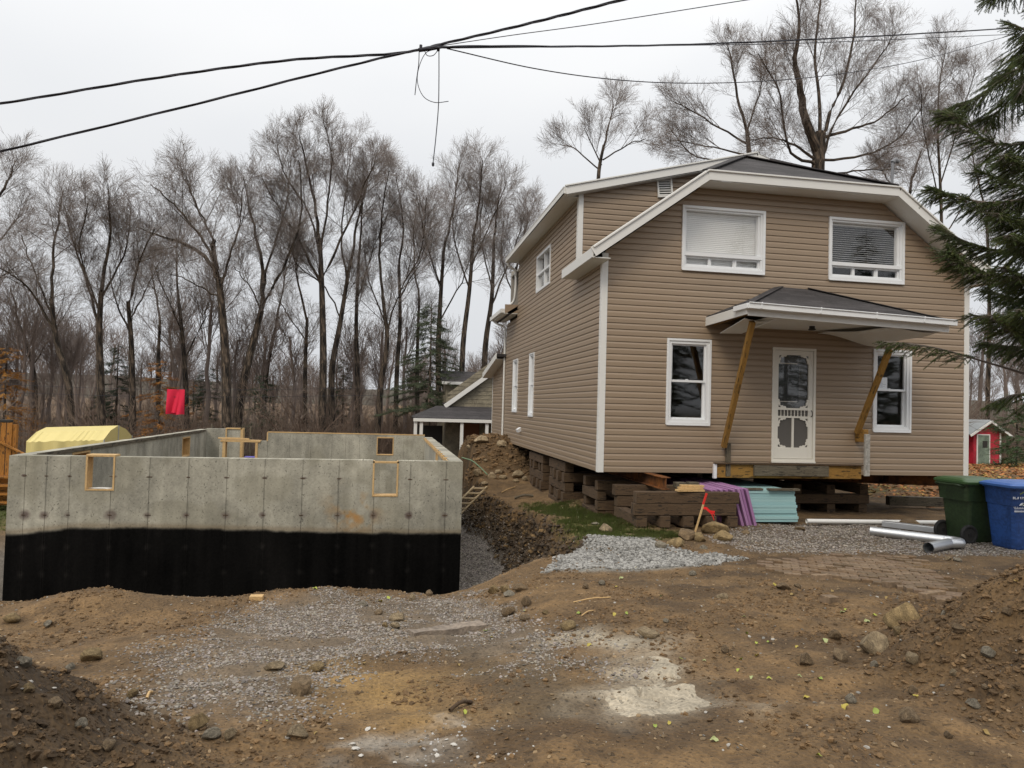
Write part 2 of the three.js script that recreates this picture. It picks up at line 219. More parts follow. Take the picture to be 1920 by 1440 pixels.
function groundColor(x, z, y) {
  const n = fbm(x * 1.6 + 3, z * 1.6 + 8, 4), n2 = fbm(x * 6 + 3, z * 6, 3); let c = DIRT.map((d, i) => lerp(d * 0.72, d * 1.22, n)); const mix = (k, q) => { for (let i = 0; i < 3; i++) c[i] = lerp(c[i], q[i], k); };
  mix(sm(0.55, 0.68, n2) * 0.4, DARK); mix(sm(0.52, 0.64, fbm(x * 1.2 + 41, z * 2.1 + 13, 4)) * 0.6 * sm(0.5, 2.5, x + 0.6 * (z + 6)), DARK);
  mix(heapMask(x, z) * (0.45 + 0.5 * n2), [0.095, 0.058, 0.024]);
  mix(sm(0.5, 0.62, fbm(x * 0.9 + 70, z * 0.9, 3)) * heapMask(x, z) * 0.6, [0.17, 0.105, 0.045]); mix(leftHeap(x, z) * 0.85, [0.062, 0.040, 0.020]);
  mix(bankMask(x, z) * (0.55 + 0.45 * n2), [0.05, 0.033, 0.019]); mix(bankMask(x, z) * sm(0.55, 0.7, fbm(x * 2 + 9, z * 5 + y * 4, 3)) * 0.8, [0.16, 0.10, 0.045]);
  if (z > -12) {
    mix(inReg(R.gravel, x, z, 0.35) * 0.7 * (1 - leftHeap(x, z)), [0.185, 0.155, 0.120]); mix(inReg(R.tan, x, z, 0.35) * (0.35 + 0.6 * n2), [0.34, 0.22, 0.085]); mix(inReg(R.olive, x, z, 0.35) * 0.6, [0.130, 0.100, 0.060]);
    mix(inReg(R.cement, x, z, 0.3) * (0.35 + 0.65 * sm(0.30, 0.55, fbm(x * 3.4, z * 3.4 + 3, 4))), [0.47, 0.42, 0.335]); mix(inReg(R.rubble, x, z, 0.22) * sm(0.4, 0.62, fbm(x * 5, z * 5 + 3, 4)) * 0.9, [0.34, 0.31, 0.27]);
    mix(inReg(R.yard, x, z, 0.3) * 0.8, [0.150, 0.122, 0.095]); mix(inReg(R.crushed, x, z, 0.1), [0.27, 0.265, 0.245]);
  }
  mix(inReg(R.grass, x, z, 0.25) * 0.9 * (1 - bankMask(x, z)), [0.19, 0.17, 0.06]);
  mix(pitMask(x, z) * sm(-0.75, -1.05, y), [0.155, 0.138, 0.120]);
  // lawns and leaf litter further off
  mix(sm(-8.2, -9.4, x) * sm(-12, -14.5, z) * sm(-30, -24, z) * 0.9, [0.075, 0.105, 0.02]);
  const far = sm(-24, -29, z + 4 * sm(11.5, 13, x) * 2.2); mix(far, [lerp(0.11, 0.19, n), lerp(0.075, 0.105, n), lerp(0.042, 0.04, n)]);
  mix(sm(11.8, 12.6, x) * sm(-13.4, -14.6, z) * sm(0.40, 0.56, n2), [0.26, 0.125, 0.04]); mix(sm(11.8, 12.6, x) * sm(-13.4, -14.6, z) * sm(0.5, 0.62, fbm(x * 0.7, z * 0.7, 3)) * 0.7, [0.095, 0.11, 0.03]);
  return c;
}
{
  const sp = (L) => { const o = []; for (const [a, b, s] of L) { const n = Math.max(1, Math.round((b - a) / s)); for (let i = 0; i < n; i++) o.push(a + (b - a) * i / n); } o.push(L[L.length - 1][1]); return o; };
  const X = sp([[-1200, -300, 150], [-300, -60, 20], [-60, -14, 2], [-14, -5.5, 0.16], [-5.5, 8, 0.05], [8, 13, 0.12], [13, 60, 1.5], [60, 300, 20], [300, 1200, 150]]), Z = sp([[-1500, -400, 150], [-400, -60, 20], [-60, -28, 1.5], [-28, -12, 0.11], [-12, -2.6, 0.045], [-2.6, 6, 0.5], [6, 200, 20]]);
  const nx = X.length, nz = Z.length, p = new Float32Array(nx * nz * 3), c = new Float32Array(nx * nz * 3), uv = new Float32Array(nx * nz * 2), idx = [];
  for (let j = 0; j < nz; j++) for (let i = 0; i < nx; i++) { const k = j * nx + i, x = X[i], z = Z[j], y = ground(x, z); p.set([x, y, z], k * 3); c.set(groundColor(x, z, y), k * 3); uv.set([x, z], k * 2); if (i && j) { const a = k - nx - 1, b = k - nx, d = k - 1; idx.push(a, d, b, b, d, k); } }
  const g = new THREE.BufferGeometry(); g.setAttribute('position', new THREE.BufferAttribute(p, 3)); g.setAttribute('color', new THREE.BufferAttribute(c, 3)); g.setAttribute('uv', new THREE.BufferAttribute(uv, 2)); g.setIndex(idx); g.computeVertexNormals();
  const m = mesh('ground', g, std({ vertexColors: true, map: soil, bumpMap: soil, bumpScale: 0.03, roughness: 0.97 })); tag(m, 'bare brown dirt and gravel lot with an excavated pit', 'ground', null, 'structure');
}
// ---------- loose stones, clods, blades: nobody could count them ----------
function stoneGeo(seed, det = 0, flat = 0.7, amp = 0.35, freq = 1.7) {
  let g = new THREE.IcosahedronGeometry(1, det); const p = g.attributes.position; const q = V(0, 0, 0);
  for (let i = 0; i < p.count; i++) { q.fromBufferAttribute(p, i); const n = fbm(q.x * freq + seed * 7.1, q.y * freq + q.z * freq * 1.3 + seed * 3.3, 3) - 0.5, n2 = vnoise(q.z * freq * 1.9 + seed, q.x * freq * 1.9 - q.y * 2) - 0.5; const k = 1 + amp * (n * 1.6 + n2); p.setXYZ(i, q.x * k, q.y * k * flat, q.z * k); }
  g.computeVertexNormals(); return g;
}
function scatter(name, label, geo, mat, spots, colors) { const im = new THREE.InstancedMesh(geo, mat, spots.length); const m = new THREE.Matrix4(), q = new THREE.Quaternion(), e = new THREE.Euler(); spots.forEach((s, i) => { e.set(s.rx || 0, s.ry || 0, s.rz || 0); q.setFromEuler(e); m.compose(s.p, q, s.s); im.setMatrixAt(i, m); if (colors) im.setColorAt(i, s.c); }); im.name = numbered(name); im.castShadow = im.receiveShadow = true; tag(im, label, null, null, 'stuff'); scene.add(im); return im; }
{
  const g0 = stoneGeo(3, 0, 0.75, 0.5), r = mulberry(5); const S = [], C = [], K = [], PB = [];
  const add = (L, x, z, size, col, sink = 0.3) => { const s = size; L.push({ p: V(x, ground(x, z) + s * (0.5 - sink), z), s: V(s * rr(0.7, 1.3, r), s * rr(0.6, 1, r), s * rr(0.7, 1.3, r)), rx: rr(-0.5, 0.5, r), ry: rr(0, 6.3, r), rz: rr(-0.5, 0.5, r), c: col }); };
  const gray = () => { const k = rr(0.11, 0.32, r) * (r() < 0.1 ? 1.25 : 1); return rgb(k * 1.06, k * rr(0.91, 0.97, r), k * rr(0.76, 0.88, r)); };
  const brown = () => { const k = rr(0.55, 1.5, r); return rgb(0.14 * k, 0.086 * k, 0.040 * k); };
  for (let i = 0; i < 150000; i++) { const x = rr(-5, 4, r), z = rr(-9.2, -3, r); const w = inReg(R.gravel, x, z, 0.4) * (1 - leftHeap(x, z)) * sm(0.28, 0.52, fbm(x * 2.2 + 9, z * 2.2, 3)); if (r() < w) add(S, x, z, 0.005 + 0.008 * r() ** 2 * (r() < 0.04 ? 2 : 1), gray()); }
  for (let i = 0; i < 36000; i++) { const x = rr(4, 11.5, r), z = rr(-12.2, -8.6, r); if (r() < inReg(R.yard, x, z, 0.25) * 0.8) add(S, x, z, 0.009 + 0.011 * r() ** 2, gray()); }
  for (let i = 0; i < 60000; i++) { const x = rr(0.9, 3.2, r), z = rr(-20, -9.6, r); const y = gbase(x, z); if (y < -0.62 && r() < pitMask(x, z)) add(S, x, z, 0.010 + 0.014 * r() ** 2, gray()); }
  for (let i = 0; i < 42000; i++) { const x = rr(1.6, 5.4, r), z = rr(-11.6, -8.6, r); if (r() < inReg(R.crushed, x, z, 0.12)) { const k = rr(0.13, 0.36, r); add(C, x, z, 0.009 + 0.018 * r() ** 2, rgb(k * 1.02, k, k * 0.94), 0.15); } }
  for (let i = 0; i < 22000; i++) { const x = rr(-5.5, 8, r), z = rr(-10.8, -2.6, r); const k = rr(0.12, 0.4, r); add(PB, x, z, 0.003 + 0.013 * r() ** 5, r() < 0.14 ? rgb(k, k * 0.95, k * 0.86) : rgb(k * 0.75, k * 0.53, k * 0.3)); }
  for (let i = 0; i < 9000; i++) { const x = rr(0.2, 2.6, r), z = rr(-5.6, -2.7, r); if (r() < inReg(R.rubble, x, z, 0.3)) { const k = rr(0.25, 0.5, r); if (r() < 0.35) add(PB, x, z, 0.004 + 0.009 * r() ** 3, rgb(k, k * 0.97, k * 0.92)); } }
  for (let i = 0; i < 130000; i++) { const x = rr(-5.6, 8.4, r), z = rr(-7, -2.2, r); const w = heapMask(x, z); if (r() < w) { const c = brown(); if (x < 0.5) c.multiplyScalar(0.5); else c.multiplyScalar(0.8); add(K, x, z, 0.004 + 0.020 * r() ** 6, c, 0.25); } }
  for (let i = 0; i < 70000; i++) { const x = rr(-5, 7.5, r), z = rr(-10, -2.8, r); const w = sm(0.46, 0.66, fbm(x * 1.7 + 31, z * 1.7 + 7, 4)) * (1 - inReg(R.gravel, x, z)) * (x > 4.4 && z < -7 ? 0.1 : 1); if (r() < w) add(K, x, z, 0.004 + 0.016 * r() ** 4, brown(), 0.25); }
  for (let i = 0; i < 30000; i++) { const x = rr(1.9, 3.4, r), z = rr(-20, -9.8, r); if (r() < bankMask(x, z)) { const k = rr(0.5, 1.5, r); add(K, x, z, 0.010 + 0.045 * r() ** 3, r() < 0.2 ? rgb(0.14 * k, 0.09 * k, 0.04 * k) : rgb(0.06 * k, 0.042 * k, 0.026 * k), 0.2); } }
  for (let i = 0; i < 9000; i++) { const x = rr(0.6, 6, r), z = rr(-26.5, -19.5, r); if (r() < heapMask(x, z)) add(K, x, z, 0.015 + 0.06 * r() ** 4, brown(), 0.25); }
  const sm_ = std({ color: 0xffffff, roughness: 0.95 });
  scatter('gravel', 'small grey gravel strewn over the dirt', g0, sm_, S, true);
  scatter('crushed_stone', 'pale grey crushed stone spread at the pit edge', stoneGeo(9, 0, 0.8, 0.6), sm_, C, true);
  scatter('soil_clods', 'brown clods of soil on heaps and bank', stoneGeo(14, 1, 0.8, 0.7), sm_, K, true);
  scatter('pebbles', 'scattered pale pebbles and chips in the dirt', g0, sm_, PB, true);
  // grass blades
  const b = new MB(); for (let k = 0; k < 5; k++) { const a = k * 1.3, dx = Math.cos(a) * 0.25, dz = Math.sin(a) * 0.25, lx = Math.cos(a) * 0.9, lz = Math.sin(a) * 0.9; const nx = -Math.sin(a), nz = Math.cos(a); const i0 = b.v(dx - nx * 0.09, 0, dz - nz * 0.09, lx, 0.3, lz), i1 = b.v(dx + nx * 0.09, 0, dz + nz * 0.09, lx, 0.3, lz), i2 = b.v(dx + lx, 1, dz + lz, lx, 0.3, lz); b.i.push(i0, i1, i2); }
  const G = []; for (let i = 0; i < 34000; i++) { const x = rr(2.4, 5.6, r), z = rr(-18, -10, r); if (r() < inReg(R.grass, x, z, 0.3) * (1 - bankMask(x, z)) * (0.3 + 0.7 * sm(0.35, 0.55, fbm(x * 3, z * 3)))) { const h = rr(0.025, 0.06, r), k = rr(0.6, 1.4, r); G.push({ p: onGround(x, z, -0.004), s: V(h, h * rr(0.8, 1.5, r), h), ry: rr(0, 6.3, r), c: r() < 0.15 ? rgb(0.40 * k, 0.34 * k, 0.14 * k) : rgb(0.27 * k, 0.34 * k, 0.085 * k) }); } }
  for (let i = 0; i < 9000; i++) { const x = rr(-14, -8.3, r), z = rr(-28, -13, r); if (r() < sm(-8.2, -9.4, x)) { const h = rr(0.03, 0.08, r), k = rr(0.6, 1.3, r); G.push({ p: onGround(x, z, -0.004), s: V(h, h * rr(0.8, 1.5, r), h), ry: rr(0, 6.3, r), c: rgb(0.17 * k, 0.25 * k, 0.045 * k) }); } }
  scatter('grass', 'short green grass along the bank and lawn', b.geo(), std({ color: 0xffffff, roughness: 0.9, side: THREE.DoubleSide }), G, true);
  // fallen leaves too many to count (beyond the house and under the trees)
  const lb = new MB(); { const i0 = lb.v(-0.5, 0, 0, 0, 1, 0), i1 = lb.v(0, 0.12, 0.32, 0, 1, 0), i2 = lb.v(0.55, 0.05, 0, 0, 1, 0), i3 = lb.v(0, 0.14, -0.32, 0, 1, 0); lb.i.push(i0, i1, i2, i0, i2, i3); }
  const F = []; for (let i = 0; i < 26000; i++) { const x = rr(11.6, 34, r), z = rr(-40, -13.6, r); if (r() < 0.9 * sm(11.6, 12.6, x)) { const k = rr(0.5, 1.3, r); F.push({ p: onGround(x, z, 0.012), s: V(1, 1, 1).multiplyScalar(rr(0.08, 0.17, r)), ry: rr(0, 6.3, r), rx: rr(-0.4, 0.4, r), rz: rr(-0.4, 0.4, r), c: r() < 0.7 ? rgb(0.36 * k, 0.14 * k, 0.04 * k) : rgb(0.36 * k, 0.24 * k, 0.06 * k) }); } }
  for (let i = 0; i < 12000; i++) { const x = rr(-30, 12, r), z = rr(-60, -27, r); const k = rr(0.4, 1.2, r); F.push({ p: onGround(x, z, 0.02), s: V(1, 1, 1).multiplyScalar(rr(0.1, 0.2, r)), ry: rr(0, 6.3, r), rx: rr(-0.4, 0.4, r), rz: rr(-0.4, 0.4, r), c: rgb(0.22 * k, 0.12 * k, 0.05 * k) }); }
  scatter('leaf_litter', 'orange and brown fallen leaves covering the ground', lb.geo(), std({ color: 0xffffff, roughness: 0.9, side: THREE.DoubleSide }), F, true);
}
// far hills seen between the trunks
{
  const pts = []; const b = new MB(); let prev = null; for (let i = 0; i <= 60; i++) { const a = -1.15 + i / 60 * 2.3, D = 2600, x = Math.sin(a) * D, z = -Math.cos(a) * D, h = 38 + 55 * fbm(i * 0.13 + 2, 1, 3); const row = [b.v(x, -60, z, 0, 0.3, 1), b.v(x * 1.06, h, z * 1.06, 0, 0.8, 0.6), b.v(x * 1.4, h - 30, z * 1.4, 0, 1, 0)]; if (prev) for (let k = 0; k < 2; k++) b.i.push(prev[k], row[k], prev[k + 1], row[k], row[k + 1], prev[k + 1]); prev = row; }
  const m = mesh('hills', b.geo(), std({ color: rgb(0.095, 0.085, 0.07), roughness: 1, side: THREE.DoubleSide })); tag(m, 'low wooded hills on the horizon', 'hills', null, 'structure');
}
// ---------- the tan house on cribbing ----------
const HX0 = 3.83, HX1 = 11.50, HZ = -12.6, HB = 0.855, CH = 0.1146;
const house = thing('house', 'two-storey tan siding house with white trim raised on timber cribbing', 'house', [7.66, 0.855, -12.6]);
function settle(g) { for (const c of g.children) c.position.sub(g.position); }
function sidingWall(parent, y0, y1, left, right, holes, zoff = 0) { // local: x along wall, y up, +z out
  let k = 0; for (let ya = y0; ya < y1 - 0.005; ya += CH, k++) {
    const yb = Math.min(ya + CH, y1); const cuts = [ya, yb]; for (const h of holes) for (const q of [h[2], h[3]]) if (q > ya + 0.001 && q < yb - 0.001) cuts.push(q); if (yb - ya > 0.08) cuts.push(ya + CH * 0.6); cuts.sort((p, q) => p - q);
    const out = y => (y < ya + CH * 0.6 + 1e-6 ? 0.021 : lerp(0.021, 0.003, (y - ya - CH * 0.6) / (CH * 0.4))) + zoff; const pieces = []; let prev = [];
    for (let c = 0; c + 1 < cuts.length; c++) { const p = cuts[c], q = cuts[c + 1], mid = (p + q) / 2; let iv = [[left(p), right(p), left(q), right(q)]];
      for (const h of holes) if (mid > h[2] && mid < h[3]) iv = iv.flatMap(([a, bb_, a2, b2]) => { const o = []; if (Math.min(a, a2) < h[0]) o.push([a, Math.min(bb_, h[0]), a2, Math.min(b2, h[0])]); if (Math.max(bb_, b2) > h[1]) o.push([Math.max(a, h[1]), bb_, Math.max(a2, h[1]), b2]); return o; });
      const now = []; for (const [a, e, a2, e2] of iv) { if (e - a < 0.004 && e2 - a2 < 0.004) continue; const hit = prev.filter(k => k[0] < e - 0.001 && k[1] > a + 0.001); let b = hit.length ? hit[0][2] : new MB(); if (!hit.length) pieces.push(b); for (const h of hit.slice(1)) if (h[2] !== b) { const o = h[2], n0 = b.c; b.p.push(...o.p); b.n.push(...o.n); b.u.push(...o.u); b.i.push(...o.i.map(v => v + n0)); b.c += o.c; pieces.splice(pieces.indexOf(o), 1); for (const k of now) if (k[2] === o) k[2] = b; } now.push([a2, e2, b]);
        b.quad(V(a, p, out(p)), V(e, p, out(p)), V(e2, q, out(q)), V(a2, q, out(q))); if (c === 0) b.quad(V(a, p, out(p) - 0.026), V(e, p, out(p) - 0.026), V(e, p, out(p)), V(a, p, out(p))); }
      prev = now; }
    if (y1 - y0 > 2) { const sx = lerp(left(ya), right(ya), 0.2 + 0.6 * hash(Math.floor(k / 2), Math.round(y0 * 7 + left(ya)))); if (!holes.some(h => sx > h[0] - 0.1 && sx < h[1] + 0.1 && ya < h[3] && yb > h[2])) { const b = pieces.find(p => { let lo = 1e9, hi = -1e9; for (let i = 0; i < p.p.length; i += 3) { lo = Math.min(lo, p.p[i]); hi = Math.max(hi, p.p[i]); } return sx > lo && sx < hi; }); if (b) b.quad(V(sx, ya, out(ya) + 0.0022), V(sx + 0.35, ya, out(ya) + 0.0006), V(sx + 0.35, ya + CH * 0.6, 0.021 + zoff + 0.0006), V(sx, ya + CH * 0.6, 0.021 + zoff + 0.0022)); } }
    for (const b of pieces) mesh('siding_board', b.geo(), M.siding[Math.floor(hash(k, 7 + Math.round(y0 * 9)) * 4)], parent);
  }
}
function wallPart(name, pos, ry) { const g = part(name, house); g.position.set(...pos); g.rotation.y = ry; return g; }
function sheath(parent, outline, holes, d0 = -0.14, d1 = -0.006) { const s = new THREE.Shape(outline.map(p => new THREE.Vector2(...p))); for (const h of holes) s.holes.push(new THREE.Path([[h[0], h[2]], [h[0], h[3]], [h[1], h[3]], [h[1], h[2]]].map(p => new THREE.Vector2(...p)))); mesh('sheathing', new THREE.ExtrudeGeometry(s, { depth: d1 - d0, bevelEnabled: false }).translate(0, 0, d0), M.room, parent); }
const fr = (x0, x1, y0, y1, w, z0, z1) => [bb(x0, x0 + w, y0, y1, z0, z1), bb(x1 - w, x1, y0, y1, z0, z1), bb(x0 + w, x1 - w, y0, y0 + w, z0, z1), bb(x0 + w, x1 - w, y1 - w, y1, z0, z1)];
function windowGroup(pos, ry, label) { const g = part('window', house); g.position.set(...pos); g.rotation.y = ry; if (label) g.userData.label = label; return g; }
function doubleHung(pos, ry, x0, x1, y0, y1, c = 0.075) {
  const g = windowGroup(pos, ry); mesh('frame', [...fr(x0, x1, y0, y1, c * 0.45, -0.10, 0.042), ...fr(x0 + c * 0.45, x1 - c * 0.45, y0 + c * 0.45, y1 - c * 0.45, c * 0.6, -0.10, 0.022), bb(x0 + 0.01, x1 - 0.01, y0 - 0.018, y0, -0.02, 0.05)], M.vinyl, g);
  const a0 = x0 + c, a1 = x1 - c, b0 = y0 + c, b1 = y1 - c, m = b0 + (b1 - b0) * 0.5;
  mesh('upper_sash', fr(a0, a1, m - 0.01, b1, 0.035, -0.045, -0.012), M.vinyl, g); mesh('lower_sash', [...fr(a0, a1, b0, m + 0.035, 0.042, -0.088, -0.05), bb((a0 + a1) / 2 - 0.025, (a0 + a1) / 2 + 0.025, m + 0.036, m + 0.05, -0.08, -0.055)], M.vinyl, g);
  mesh('pane', bb(a0 + 0.03, a1 - 0.03, m + 0.02, b1 - 0.03, -0.031, -0.027), M.glass, g); mesh('pane', bb(a0 + 0.035, a1 - 0.035, b0 + 0.035, m, -0.072, -0.068), M.glass, g); return g;
}
function slats(x0, x1, y0, y1, z, pitch, tilt) { const L = []; for (let y = y0; y < y1; y += pitch) L.push(bx(x1 - x0, 0.003, 0.036).rotateX(tilt).translate((x0 + x1) / 2, y, z)); L.push(bb(x0, x1, y1, y1 + 0.03, z - 0.02, z + 0.02)); return L; }
function pictureWindow(x0, x1, y0, y1, blindFull) {
  const g = windowGroup([0, 0, HZ], 0); const ym = 4.975; mesh('frame', [...fr(x0, x1, y0, y1, 0.05, -0.10, 0.05), ...fr(x0 + 0.05, x1 - 0.05, y0 + 0.05, y1 - 0.05, 0.035, -0.10, 0.02), bb(x0 + 0.05, x1 - 0.05, ym - 0.035, ym + 0.035, -0.10, 0.03), bb(x0 + 0.01, x1 - 0.01, y0 - 0.02, y0, -0.02, 0.06), bb(x1 - 0.13, x1 - 0.085, ym + 0.03, y1 - 0.085, -0.1, -0.01)], M.vinyl, g);
  mesh('pane', bb(x0 + 0.08, x1 - 0.12, ym + 0.03, y1 - 0.08, -0.055, -0.05), M.glass, g, 'large fixed pane above the three small lights');
  const b0 = y0 + 0.085, b1 = ym - 0.035, w = (x1 - x0 - 0.17) / 3; for (let k = 0; k < 3; k++) { const a = x0 + 0.085 + w * k; const s = part('sliding_sash', g); mesh('sash_frame', fr(a, a + w, b0, b1, 0.032, -0.08, -0.02 - 0.015 * (k % 2)), M.vinyl, s); mesh('pane', bb(a + 0.03, a + w - 0.03, b0 + 0.03, b1 - 0.03, -0.058, -0.054), M.glass, s); }
  mesh('blind', [...slats(x0 + 0.06, x1 - 0.1, ym + (blindFull ? -0.26 : 0.06), y1 - 0.12, -0.125, blindFull ? 0.036 : 0.042, blindFull ? 1.3 : 0.3)], M.blind, g, 'white horizontal slat blind behind the glass');
}
// front wall
{
  const kx = 3.495, ky = 4.846, sl = 0.725, XC = 7.61; const lf = y => y < 4.9 ? HX0 : Math.max(HX0, kx + (y + 0.19 - ky) / sl), rt = y => Math.min(HX1, 2 * XC - (kx + (y + 0.19 - ky) / sl)); const rtf = y => y < 4.86 ? HX1 : rt(y);
  const holes = [[5.36, 7.01, 4.69, 5.86], [8.40, 10.01, 4.68, 5.86], [5.11, 5.95, 1.775, 3.34], [9.40, 10.20, 1.735, 3.31], [7.25, 8.12, 1.09, 3.26], [6.09, 9.14, 0.7, 1.05]];
  const w = wallPart('front_wall', [0, 0, HZ], 0); sidingWall(w, HB, 6.262, lf, rtf, holes); const xt = lf(6.262);
  sheath(w, [[HX0, HB], [HX1, HB], [HX1, 4.8], [2 * XC - xt, 6.27], [xt, 6.27], [HX0, 4.85]], holes.slice(0, 5));
  const cp = (x, s) => mesh('corner_post', [bb(x - (s > 0 ? 0.03 : 0.085), x + (s > 0 ? 0.085 : 0.03), HB - 0.01, 4.88, HZ - 0.02, HZ + 0.03, 0.004), bb(x - 0.03 * s, x + 0.004 * s, HB - 0.01, 4.80, HZ - 0.09, HZ - 0.02, 0.003)], M.trim, house); cp(HX0, 1); cp(HX1, -1);
  pictureWindow(5.34, 7.03, 4.668, 5.885, true); pictureWindow(8.377, 10.033, 4.655, 5.885, false);
  doubleHung([0, 0, HZ], 0, 5.09, 5.973, 1.755, 3.36, 0.09); const wr = doubleHung([0, 0, HZ], 0, 9.376, 10.221, 1.713, 3.33, 0.09);
  // notice taped inside the right window
  const cv = document.createElement('canvas'); cv.width = 128; cv.height = 160; const c = cv.getContext('2d'); c.fillStyle = '#e6ebf0'; c.fillRect(0, 0, 128, 160); c.fillStyle = '#8f96a6'; for (let k = 0; k < 9; k++) c.fillRect(14, 26 + k * 13, 60 + hash(k, 5) * 38, 3); const ct = new THREE.CanvasTexture(cv); ct.colorSpace = THREE.SRGBColorSpace;
  mesh('paper_notice', new THREE.BoxGeometry(0.27, 0.24, 0.001).translate(9.60, 2.66, -0.036), std({ map: ct, roughness: 0.7 }), wr, 'white printed notice stuck inside the upper pane');
  // roof over the front: rakes, clipped gable, fascia, soffit
  const F = -12.15, A = V(kx, ky, F), B = V(5.646, 6.406, F), C = V(2 * XC - 5.646, 6.406, F), E = V(2 * XC - kx, ky, F), H = V(7.41, 7.53, -14.25); const up = (p, d, z = 0) => V(p.x, p.y + d, p.z + z);
  const roof = part('main_roof', house);
  mesh('roof_slope', slab([V(kx, ky, F), B, H, V(kx, ky, -14.45)].map(p => up(p, 0.03)), 0.1), M.shingle, roof); mesh('hip_slope', slab([B, C, H].map(p => up(p, 0.032)), 0.1), M.shingle, roof); { const y8 = ky + sl * (E.x - 8); mesh('roof_slope', slab([E, V(E.x, ky, -23.8), V(8, y8, -23.8), V(8, y8, -14.2), C].map(p => up(p, 0.03)), 0.1), M.shingle, roof); } mesh('roof_slope', slab([V(kx, ky, -21.4), V(7.5, 7.5, -21.4), V(7.5, 7.5, -23.8), V(kx, ky, -23.8)].map(p => up(p, 0.03)), 0.1), M.shingle, roof);
  const cap = (a, b) => beam(up(a, 0.05), up(b, 0.05), 0.22, 0.02); mesh('hip_cap', [cap(B, H), cap(C, H)], M.shingle, roof);
  const fb = (a, b) => [beam(up(a, -0.06, 0.012), up(b, -0.06, 0.012), 0.026, 0.185, 0.004), beam(up(a, 0.022, 0.03), up(b, 0.022, 0.03), 0.05, 0.03, 0.004)];
  mesh('rake_fascia', fb(A, B), M.trim, roof); mesh('hip_fascia', fb(B, C), M.trim, roof); mesh('rake_fascia', fb(C, E), M.trim, roof);
  mesh('eave_fascia', beam(up(A, -0.06), V(kx, ky - 0.06, -14.42), 0.026, 0.185), M.trim, roof); mesh('eave_fascia', beam(up(E, -0.06), V(E.x, ky - 0.06, -23.8), 0.026, 0.185), M.trim, roof);
  const so = (a, b) => slab([V(a.x, a.y - 0.15, F), V(a.x, a.y - 0.15, HZ - 0.02), V(b.x, b.y - 0.15, HZ - 0.02), V(b.x, b.y - 0.15, F)].reverse(), 0.012); mesh('soffit', so(A, B), M.soffit, roof); mesh('soffit', so(V(B.x - 0.2, B.y - 0.004, F), V(C.x + 0.2, C.y - 0.004, F)), M.soffit, roof); mesh('soffit', so(C, E), M.soffit, roof); mesh('eave_soffit', bb(kx + 0.01, HX0, ky - 0.155, ky - 0.14, -14.4, F - 0.02), M.soffit, roof); mesh('eave_soffit', bb(HX1, E.x - 0.01, ky - 0.155, ky - 0.14, -23.6, F - 0.02), M.soffit, roof);
  // power mast on the roof
  const mb = onZ(1672, 352, -12.9), mt = V(mb.x + 0.02, mb.y + 0.52, mb.z); mesh('service_mast', [tube([mb, V(mb.x + 0.01, mb.y + 0.25, mb.z), mt], 0.03, 10), tube([mt, V(mt.x + 0.05, mt.y + 0.06, mt.z), V(mt.x + 0.13, mt.y + 0.03, mt.z)], 0.045, 10), tube([V(mb.x + 0.03, mb.y + 0.3, mb.z), V(mb.x + 0.12, mb.y + 0.33, mb.z)], 0.02, 6)], std({ color: rgb(0.20, 0.21, 0.23), roughness: 0.6 }), house);
}
